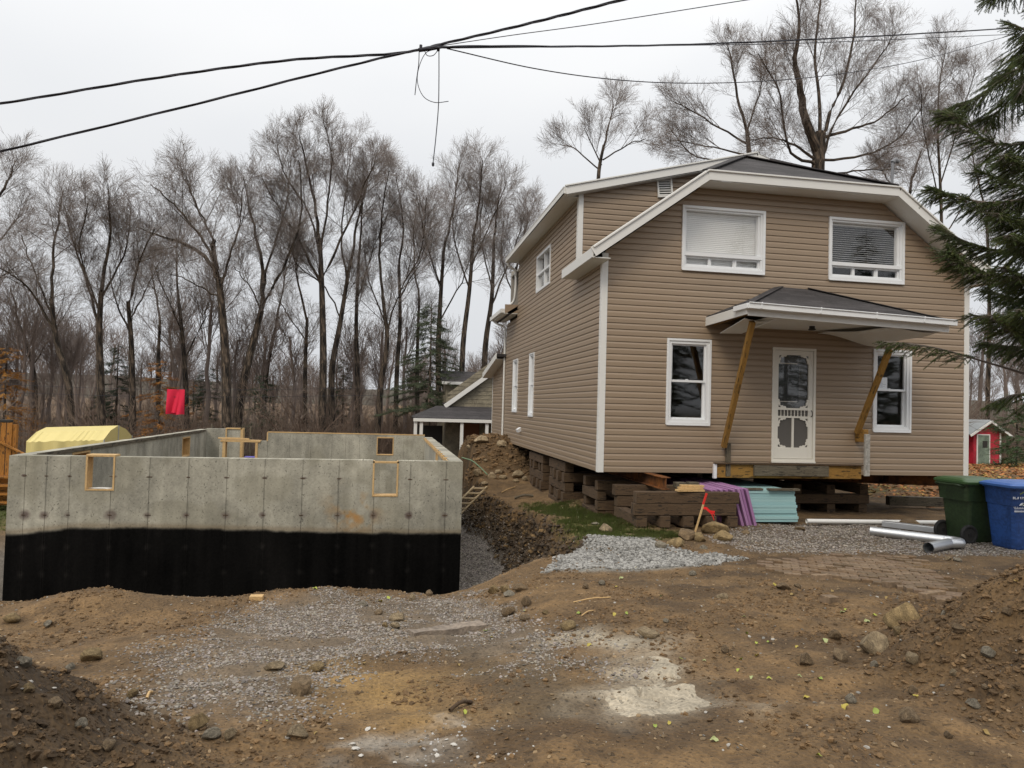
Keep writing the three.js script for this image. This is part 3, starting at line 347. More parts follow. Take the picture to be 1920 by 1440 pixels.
// left side wall with dormer
{
  const RY = -Math.PI / 2, P = [HX0, 0, 0]; const holes = [[-18.72, -16.87, 5.04, 6.02], [-19.25, -18.62, 1.78, 3.46], [-21.85, -21.05, 1.86, 3.44]];
  const up = [[-18.6, -16.95, 5.04, 6.02]];
  const w = wallPart('side_wall', P, RY); sidingWall(w, HB, 4.7465, y => -23.35, y => -12.62, [holes[1], holes[2]]); sidingWall(w, 4.7465, 6.46, y => -21.4, y => -14.44, up);
  sheath(w, [[-23.35, HB], [-12.75, HB], [-12.75, 4.75], [-14.45, 4.75], [-14.45, 6.46], [-21.4, 6.46], [-21.4, 4.75], [-23.35, 4.75]], [up[0], holes[1], holes[2]]);
  const ud = windowGroup(P, RY); { const [a, b, c, d] = up[0]; mesh('frame', [...fr(a, b, c, d, 0.06, -0.1, 0.04), bb((a + b) / 2 - 0.03, (a + b) / 2 + 0.03, c, d, -0.08, 0.0), bb(a, b, (c + d) / 2 - 0.03, (c + d) / 2 + 0.03, -0.08, 0.01)], M.vinyl, ud); mesh('pane', bb(a + 0.05, (a + b) / 2, c + 0.05, d - 0.05, -0.05, -0.046), M.glass, ud); mesh('pane', bb((a + b) / 2, b - 0.05, c + 0.05, d - 0.05, -0.06, -0.056), M.glass, ud); }
  doubleHung(P, RY, -19.25, -18.62, 1.76, 3.47, 0.07); doubleHung(P, RY, -21.85, -21.05, 1.85, 3.45, 0.07);
  // extension at the back
  const we = wallPart('extension_wall', P, RY); sidingWall(we, HB, 3.6, y => Math.max(-26.2, -26.2 + (y - 3.14) / 0.165), y => -23.37, []); sheath(we, [[-26.2, HB], [-23.36, HB], [-23.36, 3.6], [-26.2, 3.14]], []);
  mesh('trim_strip', bb(-23.40, -23.34, HB, 3.62, 0.0, 0.02), M.siding[0], we); mesh('corner_post', bb(-26.26, -26.18, HB, 3.2, -0.02, 0.025), M.trim, we);
  const er = part('extension_roof', house); mesh('roof_slope', slab([V(3.5, 3.74, -23.3), V(11.6, 3.74, -23.3), V(11.6, 3.2, -26.7), V(3.5, 3.2, -26.7)], 0.1), M.shingle, er); mesh('rake_fascia', beam(V(3.49, 3.67, -23.4), V(3.49, 3.14, -26.72), 0.03, 0.2), M.trim, er); mesh('soffit', slab([V(3.5, 3.58, -23.4), V(3.83, 3.58, -23.4), V(3.83, 3.06, -26.7), V(3.5, 3.06, -26.7)], 0.012), M.soffit, er);
  mesh('dryer_vent', [beam(V(3.81, 1.36, -20.35), V(3.70, 1.30, -20.30), 0.11, 0.1)], M.vinyl, house);
  mesh('extension_box', [bb(3.95, 11.4, 0.87, 1.0, -26.1, -23.3), bb(3.9, 11.4, 0.9, 3.1, -26.15, -26.05)], M.room, house);
  // dormer front
  const wd = wallPart('dormer_wall', [0, 0, -14.4], 0); sidingWall(wd, HB + CH * 37, 7.2, y => Math.max(HX0, 3.54 + (y - 6.45) / 0.245), y => 3.495 + (y - 4.80) / 0.725, [], 0); sheath(wd, [[HX0, 5.0], [6.6, 7.14], [HX0, 6.48]], []);
  mesh('corner_post', [bb(HX0 - 0.03, HX0 + 0.075, 5.08, 6.50, -14.42, -14.37, 0.004), bb(HX0 - 0.03, HX0 - 0.002, 5.08, 6.44, -14.5, -14.42)], M.trim, house);
  const v = V(5.685, 6.78, -14.38), vg = part('attic_vent', house); vg.position.copy(v); vg.rotation.z = 0.10; mesh('frame', fr(-0.17, 0.17, -0.21, 0.21, 0.035, 0, 0.05), M.trim, vg); for (let k = 0; k < 7; k++) mesh('louvre', bx(0.28, 0.008, 0.055).rotateX(0.75).translate(0, -0.15 + k * 0.05, 0.02), M.trim, vg); mesh('backing', bb(-0.15, 0.15, -0.19, 0.19, 0.001, 0.006), M.dark, vg);
  // dormer roof
  const dr = part('dormer_roof', house), z0 = -14.2, z1 = -21.6; const a = V(3.5, 6.57, z0), b = V(7.7, 7.635, z0); mesh('roof_slope', slab([a, b, V(7.7, 7.635, z1), V(3.5, 6.57, z1)], 0.08), M.shingle, dr);
  mesh('rake_fascia', [beam(V(3.47, 6.49, z0 + 0.015), V(7.72, 7.565, z0 + 0.015), 0.03, 0.16), beam(V(7.72, 7.565, z0 + 0.015), V(8.6, 7.25, z0 + 0.015), 0.03, 0.16), beam(V(3.45, 6.585, z0 + 0.03), V(7.72, 7.66, z0 + 0.03), 0.06, 0.03)], M.trim, dr); mesh('ridge_flashing', slab([V(7.7, 7.66, z0 + 0.03), V(8.6, 7.34, z0 + 0.03), V(8.6, 7.34, z0 - 0.6), V(7.7, 7.66, z0 - 0.6)], 0.02), M.trim, dr);
  mesh('soffit', [bb(3.54, HX0, 6.44, 6.455, z1, -14.42), slab([V(3.54, 6.43, z0), V(3.54, 6.43, -14.42), V(7.2, 7.34, -14.42), V(7.2, 7.34, z0)].reverse(), 0.012)], M.soffit, dr);
  mesh('gutter', [bb(3.43, 3.54, 6.43, 6.445, z1 - 0.05, z0), bb(3.43, 3.445, 6.43, 6.57, z1 - 0.05, z0), bb(3.422, 3.46, 6.555, 6.575, z1 - 0.05, z0), bb(3.43, 3.54, 6.43, 6.56, z0 - 0.006, z0 + 0.006)], M.trim, dr);
  mesh('downspout', [tube([V(3.48, 6.45, -21.5), V(3.52, 6.33, -21.52), V(3.73, 6.2, -21.55), V(3.76, 6.05, -21.58), V(3.76, 5.5, -21.62), V(3.72, 5.25, -21.7), V(3.55, 5.1, -21.8)], 0.04, 8, 30)], M.trim, dr);
  const le = part('lower_eave', house); mesh('soffit', bb(3.4, HX0, 4.84, 4.855, -23.8, -21.4), M.soffit, le); mesh('gutter', [bb(3.30, 3.42, 4.87, 4.99, -23.85, -21.45)], M.trim, le); mesh('eave_end', bb(3.42, HX0, 4.86, 5.12, -21.44, -21.40), M.siding[1], le); mesh('downspout', tube([V(3.37, 4.88, -23.6), V(3.5, 4.75, -23.5), V(3.76, 4.65, -23.42), V(3.77, 4.4, -23.42), V(3.77, 1.0, -23.42)], 0.035, 8, 30), M.trim, le);
  // floors, rooms and the far walls
  mesh('floor_deck', bb(3.9, 11.43, 0.93, 1.1, -23.2, -12.75), M.oldWood, house); mesh('upper_floor', bb(3.9, 11.43, 3.72, 3.9, -23.2, -12.75), M.room, house);
  mesh('far_wall', [bb(11.38, 11.5, HB, 4.8, -23.3, -12.74), bb(3.9, 11.38, HB, 6.5, -23.3, -23.2)], M.room, house); mesh('partition', [bb(3.95, 11.35, 1.1, 3.72, -16.6, -16.5), bb(3.95, 11.35, 3.9, 6.4, -16.6, -16.5), bb(6.6, 6.7, 1.1, 3.72, -16.5, -12.8), bb(8.8, 8.9, 1.1, 3.72, -16.5, -12.8), bb(7.7, 7.8, 3.9, 6.2, -16.5, -12.8)], M.room, house); mesh('ceiling', bb(3.9, 11.3, 6.3, 6.36, -23.2, -14.5), M.room, house);
  for (let k = 0; k < 14; k++) mesh('floor_joist', bb(3.95, 11.4, 0.70 + 0.16, 0.93, -12.85 - k * 0.78, -12.80 - k * 0.78), M.oldWood, house);
}
// storm door with scrollwork
{
  const d = part('storm_door', house); d.position.set(0, 0, HZ); const x0 = 7.232, x1 = 8.141, y0 = 1.10, y1 = 3.278, cream = std({ color: rgb(0.68, 0.66, 0.60), roughness: 0.45 });
  mesh('door_frame', [...fr(x0, x1, y0, y1, 0.045, -0.1, 0.035), bb(x0, x1, y0 - 0.03, y0, -0.08, 0.06)], cream, d);
  const a = x0 + 0.05, b = x1 - 0.05, st = 0.085, c = y0 + 0.05, e = y1 - 0.05; const yb = c + 0.21, r1 = c + 0.78, r2 = c + 0.93;
  const leaf = part('door_leaf', d); mesh('stile', bb(a, a + st, c, e, -0.03, 0.012, 0.004), cream, leaf); mesh('stile', bb(b - st, b, c, e, -0.03, 0.012, 0.004), cream, leaf);
  mesh('rail', [bb(a + st, b - st, c, yb, -0.03, 0.010, 0.004), bb(a + st, b - st, r1, r1 + 0.035, -0.03, 0.010), bb(a + st, b - st, r2, r2 + 0.04, -0.03, 0.010), bb(a + st, b - st, e - st, e, -0.03, 0.010)], cream, leaf);
  mesh('mullion', bb((a + b) / 2 - 0.02, (a + b) / 2 + 0.02, yb, r1, -0.025, 0.006), cream, leaf);
  const ia = a + st, ib = b - st; for (let k = 1; k < 9; k++) { const x = lerp(ia, ib, k / 9); mesh('spindle', new THREE.LatheGeometry([[0.007, 0], [0.012, 0.02], [0.006, 0.035], [0.011, 0.058], [0.006, 0.08], [0.012, 0.098], [0.007, 0.118]].map(p => new THREE.Vector2(...p)), 8).translate(x, r1 + 0.033, -0.01), cream, leaf); }
  const scroll = (x, y, sx, sy) => { const s = new THREE.Shape(); s.moveTo(0, 0); s.lineTo(0.17, 0); s.quadraticCurveTo(0.175, 0.035, 0.14, 0.035); s.quadraticCurveTo(0.11, 0.025, 0.10, 0.05); s.quadraticCurveTo(0.07, 0.045, 0.05, 0.05); s.quadraticCurveTo(0.045, 0.07, 0.05, 0.10); s.quadraticCurveTo(0.025, 0.11, 0.035, 0.14); s.quadraticCurveTo(0.035, 0.175, 0, 0.17); s.lineTo(0, 0); const h = new THREE.Path(); h.moveTo(0.012, 0.012); h.lineTo(0.07, 0.012); h.lineTo(0.012, 0.07); s.holes.push(h); const g = new THREE.ExtrudeGeometry(s, { depth: 0.02, bevelEnabled: false, curveSegments: 5 }); g.scale(sx, sy, 1); if (sx * sy < 0) { const p = g.index; const q = g.attributes; for (const n of Object.keys(q)) { const t = q[n]; for (let i = 0; i < t.count; i += 3) for (let k = 0; k < t.itemSize; k++) { const u = t.array[(i + 1) * t.itemSize + k]; t.array[(i + 1) * t.itemSize + k] = t.array[(i + 2) * t.itemSize + k]; t.array[(i + 2) * t.itemSize + k] = u; } } g.computeVertexNormals(); } mesh('scroll_bracket', g.translate(x, y, -0.014), cream, leaf); };
  for (const [lo, hi] of [[yb, r1], [r2 + 0.04, e - st]]) { scroll(ia, lo, 1, 1); scroll(ib, lo, -1, 1); scroll(ia, hi, 1, -1); scroll(ib, hi, -1, -1); }
  mesh('insect_screen', bb(ia - 0.01, ib + 0.01, yb - 0.01, r2 + 0.02, -0.024, -0.021), std({ color: rgb(0.10, 0.094, 0.088), roughness: 0.85 }), leaf); mesh('screen_glass', bb(ia - 0.01, ib + 0.01, r2 + 0.02, e - st + 0.01, -0.024, -0.021), M.glass, leaf); mesh('handle', tube([V(b - 0.03, r1 + 0.03, 0.012), V(b - 0.03, r1 + 0.05, 0.045), V(b - 0.03, r1 + 0.13, 0.045), V(b - 0.03, r1 + 0.15, 0.012)], 0.008, 6), M.dark, leaf);
  mesh('inner_door', [bb(x0 + 0.04, x1 - 0.04, y0, y1 - 0.04, -0.14, -0.11)], std({ color: rgb(0.07, 0.07, 0.068), roughness: 0.6 }), d); mesh('inner_door_trim', [bb(ia + 0.0, ib - 0.18, e - 0.25, e - 0.235, -0.109, -0.095), bb(ia, ib - 0.18, r2 + 0.16, r2 + 0.172, -0.109, -0.095)], cream, d); mesh('inner_door_light', bb(ia, ib - 0.14, r2 + 0.18, e - 0.27, -0.109, -0.104), std({ color: rgb(0.015, 0.016, 0.015), roughness: 0.15 }), d);
}
// hanging porch roof, its props, rim board
{
  const p = part('porch_roof', house); const zf = -11.12, L = V(5.86, 3.80, HZ), FL = V(5.93, 3.85, zf), FR = V(9.78, 3.735, zf), RW = V(9.62, 3.74, HZ), RL = V(7.36, 4.44, HZ), RR = V(7.97, 4.44, HZ); const u = (q, d) => V(q.x, q.y + d, q.z);
  mesh('roof_slope', slab([L, FL, RL], 0.05), M.shingle, p); mesh('roof_slope', slab([FL, FR, RR, RL], 0.05), M.shingle, p); mesh('roof_slope', slab([FR, RW, RR], 0.05), M.shingle, p); mesh('hip_cap', [beam(u(FL, 0.015), u(RL, 0.015), 0.16, 0.014), beam(u(FR, 0.015), u(RR, 0.015), 0.16, 0.014)], M.shingle, p);
  mesh('fascia', [beam(u(L, -0.10), u(V(5.92, 3.85, zf + 0.01), -0.10), 0.025, 0.16), beam(u(FL, -0.12), u(FR, -0.12), 0.025, 0.17), beam(u(FR, -0.10), u(RW, -0.10), 0.025, 0.16)], M.trim, p);
  const G = (dy, dz, w, h) => beam(V(5.88, 3.85 + dy, zf + dz), V(9.84, 3.735 + dy, zf + dz), w, h, 0.004); mesh('gutter', [G(-0.09, 0.07, 0.11, 0.015), G(-0.045, 0.125, 0.014, 0.10), G(0.0, 0.135, 0.035, 0.018), beam(V(5.90, 3.80, zf), V(5.90, 3.80, zf + 0.13), 0.012, 0.1), beam(V(5.88, 3.79, zf - 0.35), V(5.91, 3.80, zf + 0.1), 0.1, 0.09, 0.01)], M.vinyl, p); for (const t of [0.05, 0.33, 0.6, 0.84]) mesh('gutter_bracket', beam(V(lerp(5.9, 9.8, t), lerp(3.76, 3.65, t), zf + 0.14), V(lerp(5.9, 9.8, t) + 0.015, lerp(3.87, 3.755, t), zf + 0.14), 0.02, 0.012), M.vinyl, p);
  mesh('soffit_panel', slab([V(6.35, 3.64, zf), V(6.35, 3.60, HZ + 0.02), V(9.0, 3.58, HZ + 0.02), V(9.55, 3.56, zf)], 0.012), M.soffit, p); mesh('rafter', [beam(V(6.0, 3.72, zf - 0.06), V(6.0, 3.68, HZ + 0.03), 0.04, 0.09), beam(V(6.0, 3.70, zf - 0.05), V(9.7, 3.60, zf - 0.05), 0.04, 0.09)], M.treated, p);
  // torn soffit sheet sagging at the right
  { const N = 10, b = new MB(), f = (s, t) => { const x = lerp(lerp(8.1, 8.75, t), lerp(9.35, 9.62, t), s), z = lerp(HZ + 0.12, zf - 0.08, t); return V(x, 3.57 - 0.20 * sm(0, 1, s) * (1 - 0.75 * t) + 0.015 * Math.sin(t * 9 + s * 4), z); }; for (let i = 0; i < N; i++) for (let j = 0; j < N; j++) { b.quad(f(i / N, j / N), f((i + 1) / N, j / N), f((i + 1) / N, (j + 1) / N), f(i / N, (j + 1) / N)); const o = V(0, 0.004, 0); b.quad(f(i / N, (j + 1) / N).add(o), f((i + 1) / N, (j + 1) / N).add(o), f((i + 1) / N, j / N).add(o), f(i / N, j / N).add(o)); } mesh('torn_soffit', b.geo(), M.soffit, p, 'loose grey soffit sheet sagging over the right window'); }
  mesh('torn_soffit', slab([V(5.95, 3.62, zf - 0.15), V(6.5, 3.56, zf - 0.4), V(6.4, 3.42, HZ + 0.35), V(6.0, 3.50, HZ + 0.3)], 0.008), M.soffit, p); mesh('soffit_trim', beam(V(6.30, 3.50, zf - 0.55), V(6.62, 3.66, zf - 0.2), 0.07, 0.012), M.vinyl, p);
  mesh('ceiling_lamp', [new THREE.CylinderGeometry(0.05, 0.05, 0.05, 14).translate(7.52, 3.58, -11.75), bb(7.47, 7.57, 3.53, 3.56, -11.8, -11.7, 0.01)].map(g => uvm(g)), M.dark, p);
  const topL = onZ(1411, 603, -11.35), botL = onZ(1357, 838, -12.48), topR = onZ(1668, 655, -11.55), botR = onZ(1607, 812, -12.48); mesh('brace_post', beam(botL, topL, 0.09, 0.09, 0.006), M.treated, house, 'slanting yellowish timber prop under the left of porch roof'); mesh('brace_post', beam(botR, topR, 0.09, 0.09, 0.006), M.treated, house, 'slanting darker timber prop in front of the right window');
  mesh('post_stub', bb(6.29, 6.39, 0.80, 1.42, HZ + 0.02, HZ + 0.06, 0.004), M.grayWood, house); mesh('post_stub', bb(8.99, 9.09, 0.86, 1.66, HZ + 0.3, HZ + 0.35, 0.004), std({ color: rgb(0.5, 0.48, 0.44), map: grain }), house); mesh('post_stub', bb(9.0, 9.1, 1.5, 1.75, HZ + 0.02, HZ + 0.28, 0.004), M.treated, house);
  mesh('rim_board', bb(6.10, 9.13, 0.775, 1.045, HZ - 0.04, HZ + 0.05, 0.006), M.treated, house); mesh('rim_cap', bb(6.06, 9.15, 1.03, 1.06, HZ - 0.03, HZ + 0.10, 0.005), M.oldWood, house); mesh('step_board', bb(6.85, 8.40, 0.82, 1.02, HZ + 0.051, HZ + 0.10, 0.006), M.grayWood, house); mesh('rim_end', bb(6.05, 6.11, 0.76, 1.03, HZ + 0.0, HZ + 0.07, 0.004), M.vinyl, house);
}
settle(house);
// ---------- poured concrete foundation ----------
{
  const f = thing('concrete_foundation', 'roofless poured concrete house foundation with black tar coated lower half', 'foundation', [-2.3, -1.42, -12.6]);
  const X0 = -5.93, X1 = 1.337, T_ = 0.22, Y0 = -1.42, Y1 = 1.005, Z0 = -12.6, Z1 = -21.7, Z2 = -24.4; const uvXY = g => { const p = g.attributes.position, u = g.attributes.uv; for (let i = 0; i < p.count; i++) u.setXY(i, p.getX(i), p.getY(i)); return g; }; const uvZY = g => { const p = g.attributes.position, u = g.attributes.uv; for (let i = 0; i < p.count; i++) u.setXY(i, p.getZ(i) + p.getX(i) * 0.37, p.getY(i)); return g; };
  const cells = (x0, x1, y0, y1, holes) => { const xs = [x0, x1], ys = [y0, y1]; for (const h of holes) { for (const q of [h[0], h[1]]) if (q > x0 && q < x1) xs.push(q); for (const q of [h[2], h[3]]) if (q > y0 && q < y1) ys.push(q); } xs.sort((a, b) => a - b); ys.sort((a, b) => a - b); const o = []; for (let i = 0; i + 1 < xs.length; i++) for (let j = 0; j + 1 < ys.length; j++) { const mx = (xs[i] + xs[i + 1]) / 2, my = (ys[j] + ys[j + 1]) / 2; if (!holes.some(h => mx > h[0] && mx < h[1] && my > h[2] && my < h[3])) o.push([xs[i], xs[i + 1], ys[j], ys[j + 1]]); } return o; };
  const fw = part('front_wall', f), HF = [[-4.80, -4.36, 0.46, 2], [-0.225, 0.215, 0.385, 2]];
  mesh('wall_core', cells(X0, X1, Y0, Y1 - 0.004, HF).map(([a, b, c, d]) => uvXY(bb(a, b, c, d, Z0 - T_, Z0 - 0.010))), M.concTar, fw);
  const J = [X0, -5.686, -5.375, -5.03, -4.41, -3.83, -3.228, -2.62, -2.016, -1.398, -0.796, -0.196, 0.42, 1.044, X1];
  for (let k = 0; k + 1 < J.length; k++) { const pr = hash(k, 91) * 0.004, g = 0.0022; mesh('concrete_panel', cells(J[k] + (k ? g : 0), J[k + 1] - (k < J.length - 2 ? g : 0), Y0, Y1 - hash(k, 3) * 0.006, HF).map(([a, b, c, d]) => uvXY(bb(a, b, c, d, Z0 - 0.011, Z0 + pr))), M.concTar, fw); }
  for (let k = 1; k + 1 < J.length; k++) for (const ty of [0.68, 0.055]) mesh('form_tie', bx(0.05 + 0.04 * hash(k, 5), 0.012, 0.01, J[k], ty, Z0 + 0.004, 0.003), M.oldWood, fw);
  const buck = (x0, x1, y0, y1, z0, z1, top = true) => { const g = part('window_buck', f); mesh('jamb', bb(x0, x0 + 0.028, y0, y1, z0, z1, 0.003), M.newWood, g); mesh('jamb', bb(x1 - 0.028, x1, y0, y1, z0, z1, 0.003), M.newWood, g); mesh('sill', bb(x0, x1, y0 - 0.02, y0 + 0.005, z0, z1, 0.003), M.newWood, g); if (top) mesh('head', bb(x0, x1, y1, y1 + 0.035, z0, z1, 0.003), M.newWood, g); };
  buck(-4.80, -4.36, 0.47, 1.0, Z0 - T_, Z0 + 0.012); buck(-0.225, 0.215, 0.40, 0.99, Z0 - T_, Z0 + 0.012, false); mesh('buck_rail', bb(-0.225, 0.215, 0.955, 0.99, Z0 - 0.05, Z0 + 0.012, 0.003), M.newWood, f);
  mesh('sill_rubble', stoneGeo(21, 2, 0.25, 0.5).scale(0.17, 0.05, 0.06).translate(-4.58, 0.485, Z0 - 0.05), std({ color: rgb(0.6, 0.6, 0.57) }), f);
  // side walls
  const sw = (name, x0, x1, za, zb, holes, mat = M.conc) => { const g = part(name, f); const st = 0.61; const n = Math.round((za - zb) / st); for (let k = 0; k < n; k++) { const a = za - (za - zb) * k / n, b = za - (za - zb) * (k + 1) / n; const pr = hash(k, x0 * 7 | 0) * 0.004; mesh('concrete_panel', cells(b + 0.003, a - 0.003, Y0, Y1 - hash(k, 4) * 0.006, holes).map(([p, q, c, d]) => uvZY(bb(x0 - pr, x1 + pr, c, d, p, q))), mat, g); } mesh('wall_core', cells(zb, za, Y0, Y1 - 0.012, holes).map(([p, q, c, d]) => uvZY(bb(x0 + 0.02, x1 - 0.02, c, d, p, q))), mat, g); };
  sw('side_wall', X0, X0 + T_, Z0 - T_, Z2, [[-22.3, -21.5, 0.29, 0.87], [-15.15, -14.35, 0.29, 0.93]]); sw('side_wall', X1 - T_, X1, Z0 - T_, Z1, [[-16.4, -15.7, 0.35, 0.93]]);
  const zb = (x, y0, y1, a, b) => { const g = part('window_buck', f); mesh('jamb', bb(x, x + T_ + 0.02, y0, y1, a, a + 0.04), M.newWood, g); mesh('jamb', bb(x, x + T_ + 0.02, y0, y1, b - 0.04, b), M.newWood, g); mesh('head', bb(x, x + T_ + 0.02, y1 - 0.04, y1, a + 0.04, b - 0.04), M.newWood, g); mesh('sill', bb(x, x + T_ + 0.02, y0, y0 + 0.04, a + 0.04, b - 0.04), M.newWood, g); mesh('cover_board', bb(x + 0.02, x + 0.04, y0 + 0.04, y1 - 0.04, a + 0.04, b - 0.04), M.newWood, g); };
  zb(X0 - 0.01, 0.29, 0.87, -22.3, -21.5); zb(X0 - 0.01, 0.29, 0.93, -15.15, -14.35); zb(X1 - T_ - 0.01, 0.35, 0.93, -16.4, -15.7);
  // back walls: main one with door gap and lowered shoulder, then the extension's
  const bk = part('back_wall', f); const HB_ = [[-4.75, -3.42, 0.80, 2], [-4.62, -3.70, -0.9, 2], [-0.30, 0.20, 0.45, 0.985]]; const Jb = [X0 + T_, -5.2, -4.75, -4.2, -3.42, -2.8, -2.2, -1.6, -1.2, -0.8, -0.2, 0.5, X1 - T_]; for (let k = 0; k + 1 < Jb.length; k++) { const cs = cells(Jb[k] + 0.003, Jb[k + 1] - 0.003, Y0, Y1 + 0.05, HB_); if (cs.length && !(Jb[k] < -4.8)) mesh('concrete_panel', cs.map(([a, b, c, d]) => uvXY(bb(a, b, c, d, Z1, Z1 + 0.02 + hash(k, 8) * 0.004))), M.conc, bk); }
  mesh('wall_core', cells(-4.75, X1 - T_, Y0, Y1 + 0.045, HB_).map(([a, b, c, d]) => uvXY(bb(a, b, c, d, Z1 - T_, Z1))), M.conc, bk);
  buck(-0.30, 0.20, 0.46, 0.95, Z1 - T_, Z1 + 0.035); mesh('top_plate', bb(-3.42, X1 - T_, Y1 + 0.046, Y1 + 0.075, Z1 - 0.03, Z1 + 0.03), M.newWood, f); mesh('plate_end', bb(-3.45, -3.415, 0.80, Y1 + 0.06, Z1 - T_, Z1 + 0.03), M.newWood, f);
  const db = part('door_buck', f); mesh('jamb', bb(-4.66, -4.58, -1.3, 0.78, Z1 - T_ + 0.02, Z1 + 0.04), M.newWood, db); mesh('jamb', bb(-3.76, -3.69, -1.3, 0.78, Z1 - T_ + 0.02, Z1 + 0.04), M.newWood, db); mesh('head', bb(-4.72, -3.62, 0.76, 0.82, Z1 - T_ + 0.02, Z1 + 0.05), M.newWood, db); mesh('loose_board', beam(V(-4.8, 0.86, Z1 - 0.05), V(-3.95, 0.85, Z1 - 0.02), 0.1, 0.035), M.newWood, db);
  const eb = part('extension_wall', f); mesh('wall_core', cells(X0 + T_, -4.62, Y0, Y1 + 0.03, []).map(([a, b, c, d]) => uvXY(bb(a, b, c, d, Z2, Z2 + T_))), M.conc, eb); mesh('wood_trim', [bb(-5.12, -5.08, 0.74, Y1 + 0.02, Z2 + T_, Z2 + T_ + 0.03), bb(-5.12, -4.62, Y1 + 0.02, Y1 + 0.06, Z2 + 0.02, Z2 + T_ + 0.03), bb(-4.66, -4.58, -0.4, Y1 + 0.06, Z2, Z2 + T_ + 0.03), bb(-5.1, -4.66, 0.72, 0.76, Z2 + T_, Z2 + T_ + 0.03)], M.newWood, eb);
  // form lumber left along the tops
  mesh('top_plank', beam(V(X0 + T_ + 0.015, Y1 - 0.03, Z0 - 0.4), V(X0 + T_ + 0.015, Y1 - 0.03, Z2 + 0.4), 0.03, 0.07), M.grayWood, f); for (let k = 0; k < 14; k++) mesh('form_bracket', bx(0.09, 0.03, 0.05, X1 - T_ - 0.02, Y1 - 0.01, Z0 - 0.9 - k * 0.58, 0.003), M.newWood, f); mesh('top_plank', beam(V(X1 - T_ - 0.012, Y1 - 0.06, Z0 - 0.3), V(X1 - T_ - 0.012, Y1 - 0.06, Z1 + 0.3), 0.02, 0.07), M.newWood, f);
  mesh('footing', [bb(X0 - 0.15, X1 + 0.15, Y0 - 0.2, Y0 + 0.04, Z0 - 0.4, Z0 + 0.15), bb(X1 - 0.4, X1 + 0.15, Y0 - 0.2, Y0 + 0.035, Z1 - 0.1, Z0 - 0.4), bb(X0 - 0.15, X0 + 0.4, Y0 - 0.2, Y0 + 0.035, Z2 - 0.1, Z0 - 0.4)], M.conc, f);
  for (const [u, v] of [[397, 799], [470, 803]]) { const q = onZ(u, v, -25.2); mesh('survey_post', [beam(V(q.x, -1, q.z), V(q.x, q.y + 0.06, q.z), 0.05, 0.05)], M.grayWood, f); }
  settle(f);
}
// ---------- cribbing, beams ----------
function crib(label, x0, x1, z0, z1, rows, y0, t = 0.19, mats = [M.oldWood, M.oldWood]) { const g = thing('timber_crib', label, 'cribbing', [(x0 + x1) / 2, y0, (z0 + z1) / 2], 0, 'timber cribs carrying the raised house'); const r = mulberry(Math.round(x0 * 100 + z0 * 10) + 400); let y = y0;
  for (const row of rows) { const n = row[1]; for (let k = 0; k < n; k++) { const j = () => rr(-0.04, 0.04, r), h = t * rr(0.94, 1.0, r); const fr_ = n === 1 ? 0.5 : k / (n - 1); if (row[0] === 'x') { const z = lerp(z0 - t / 2, z1 + t / 2, fr_) + j() * 0.3; mesh('timber', bb(x0 + j(), x1 + j(), y + 0.002, y + h, z - t * 0.48, z + t * 0.48, 0.012), mats[Math.floor(r() * 2)], g); } else { const x = lerp(x0 + t / 2, x1 - t / 2, fr_) + j() * 0.3; mesh('timber', bb(x - t * 0.48, x + t * 0.48, y + 0.002, y + h, z1 + j(), z0 + j(), 0.012), mats[Math.floor(r() * 2)], g); } } y += t; }
  settle(g); return g; }
crib('timber crib of squared beams beside purple foam boards', 4.15, 6.0, -11.45, -12.7, [['z', 5], ['x', 2], ['x', 2]], 0.03, 0.20);
crib('short timber crib on grass behind the front crib', 3.98, 5.0, -13.1, -14.2, [['z', 6], ['x', 2], ['z', 3], ['x', 2]], -0.12, 0.19);
crib('tall open timber crib beside a low dirt mound under house', 3.88, 5.1, -15.3, -16.9, [['z', 2], ['x', 4], ['z', 2], ['x', 4], ['z', 2]], -0.28, 0.215, [M.oldWood, M.oldWood]);
crib('tall open timber crib furthest under the side wall', 3.88, 5.1, -17.6, -19.3, [['z', 2], ['x', 4], ['z', 2], ['x', 4], ['z', 2]], -0.28, 0.215, [M.oldWood, M.oldWood]);
crib('dark timber crib deep under the right of house', 8.2, 9.9, -13.4, -15.0, [['z', 3], ['x', 2], ['z', 3]], -0.02, 0.2, [M.oldWood, M.oldWood]);
crib('dark timber crib at the back corner under house', 9.3, 11.0, -20.4, -22.2, [['z', 3], ['x', 2], ['z', 3]], -0.05, 0.2, [M.oldWood, M.oldWood]);
function ibeam(label, a, b, h = 0.215, w = 0.16) { const g = thing('steel_beam', label, 'steel beam', a.toArray(), 0, 'lifting beams under the house'); const o = V(0, 0, 0), d = b.clone().sub(a); const up = k => V(0, k, 0); mesh('web', beam(o.clone(), d, 0.014, h - 0.03), M.rust, g); mesh('flange', beam(o.clone().add(up(h / 2 - 0.008)), d.clone().add(up(h / 2 - 0.008)), w, 0.016), M.rust, g); mesh('flange', beam(o.clone().add(up(-h / 2 + 0.008)), d.clone().add(up(-h / 2 + 0.008)), w, 0.016), M.rust, g); return g; }
ibeam('rusty steel I-beam resting on the front timber crib', V(4.78, 0.742, -11.72), V(4.78, 0.742, -23.0)); ibeam('yellowed steel I-beam end sticking out past the right wall', V(11.75, 0.70, -13.1), V(7.6, 0.68, -14.6)); ibeam('dark steel beam running deep under the house middle', V(10.4, 0.735, -13.4), V(10.4, 0.735, -22.6));
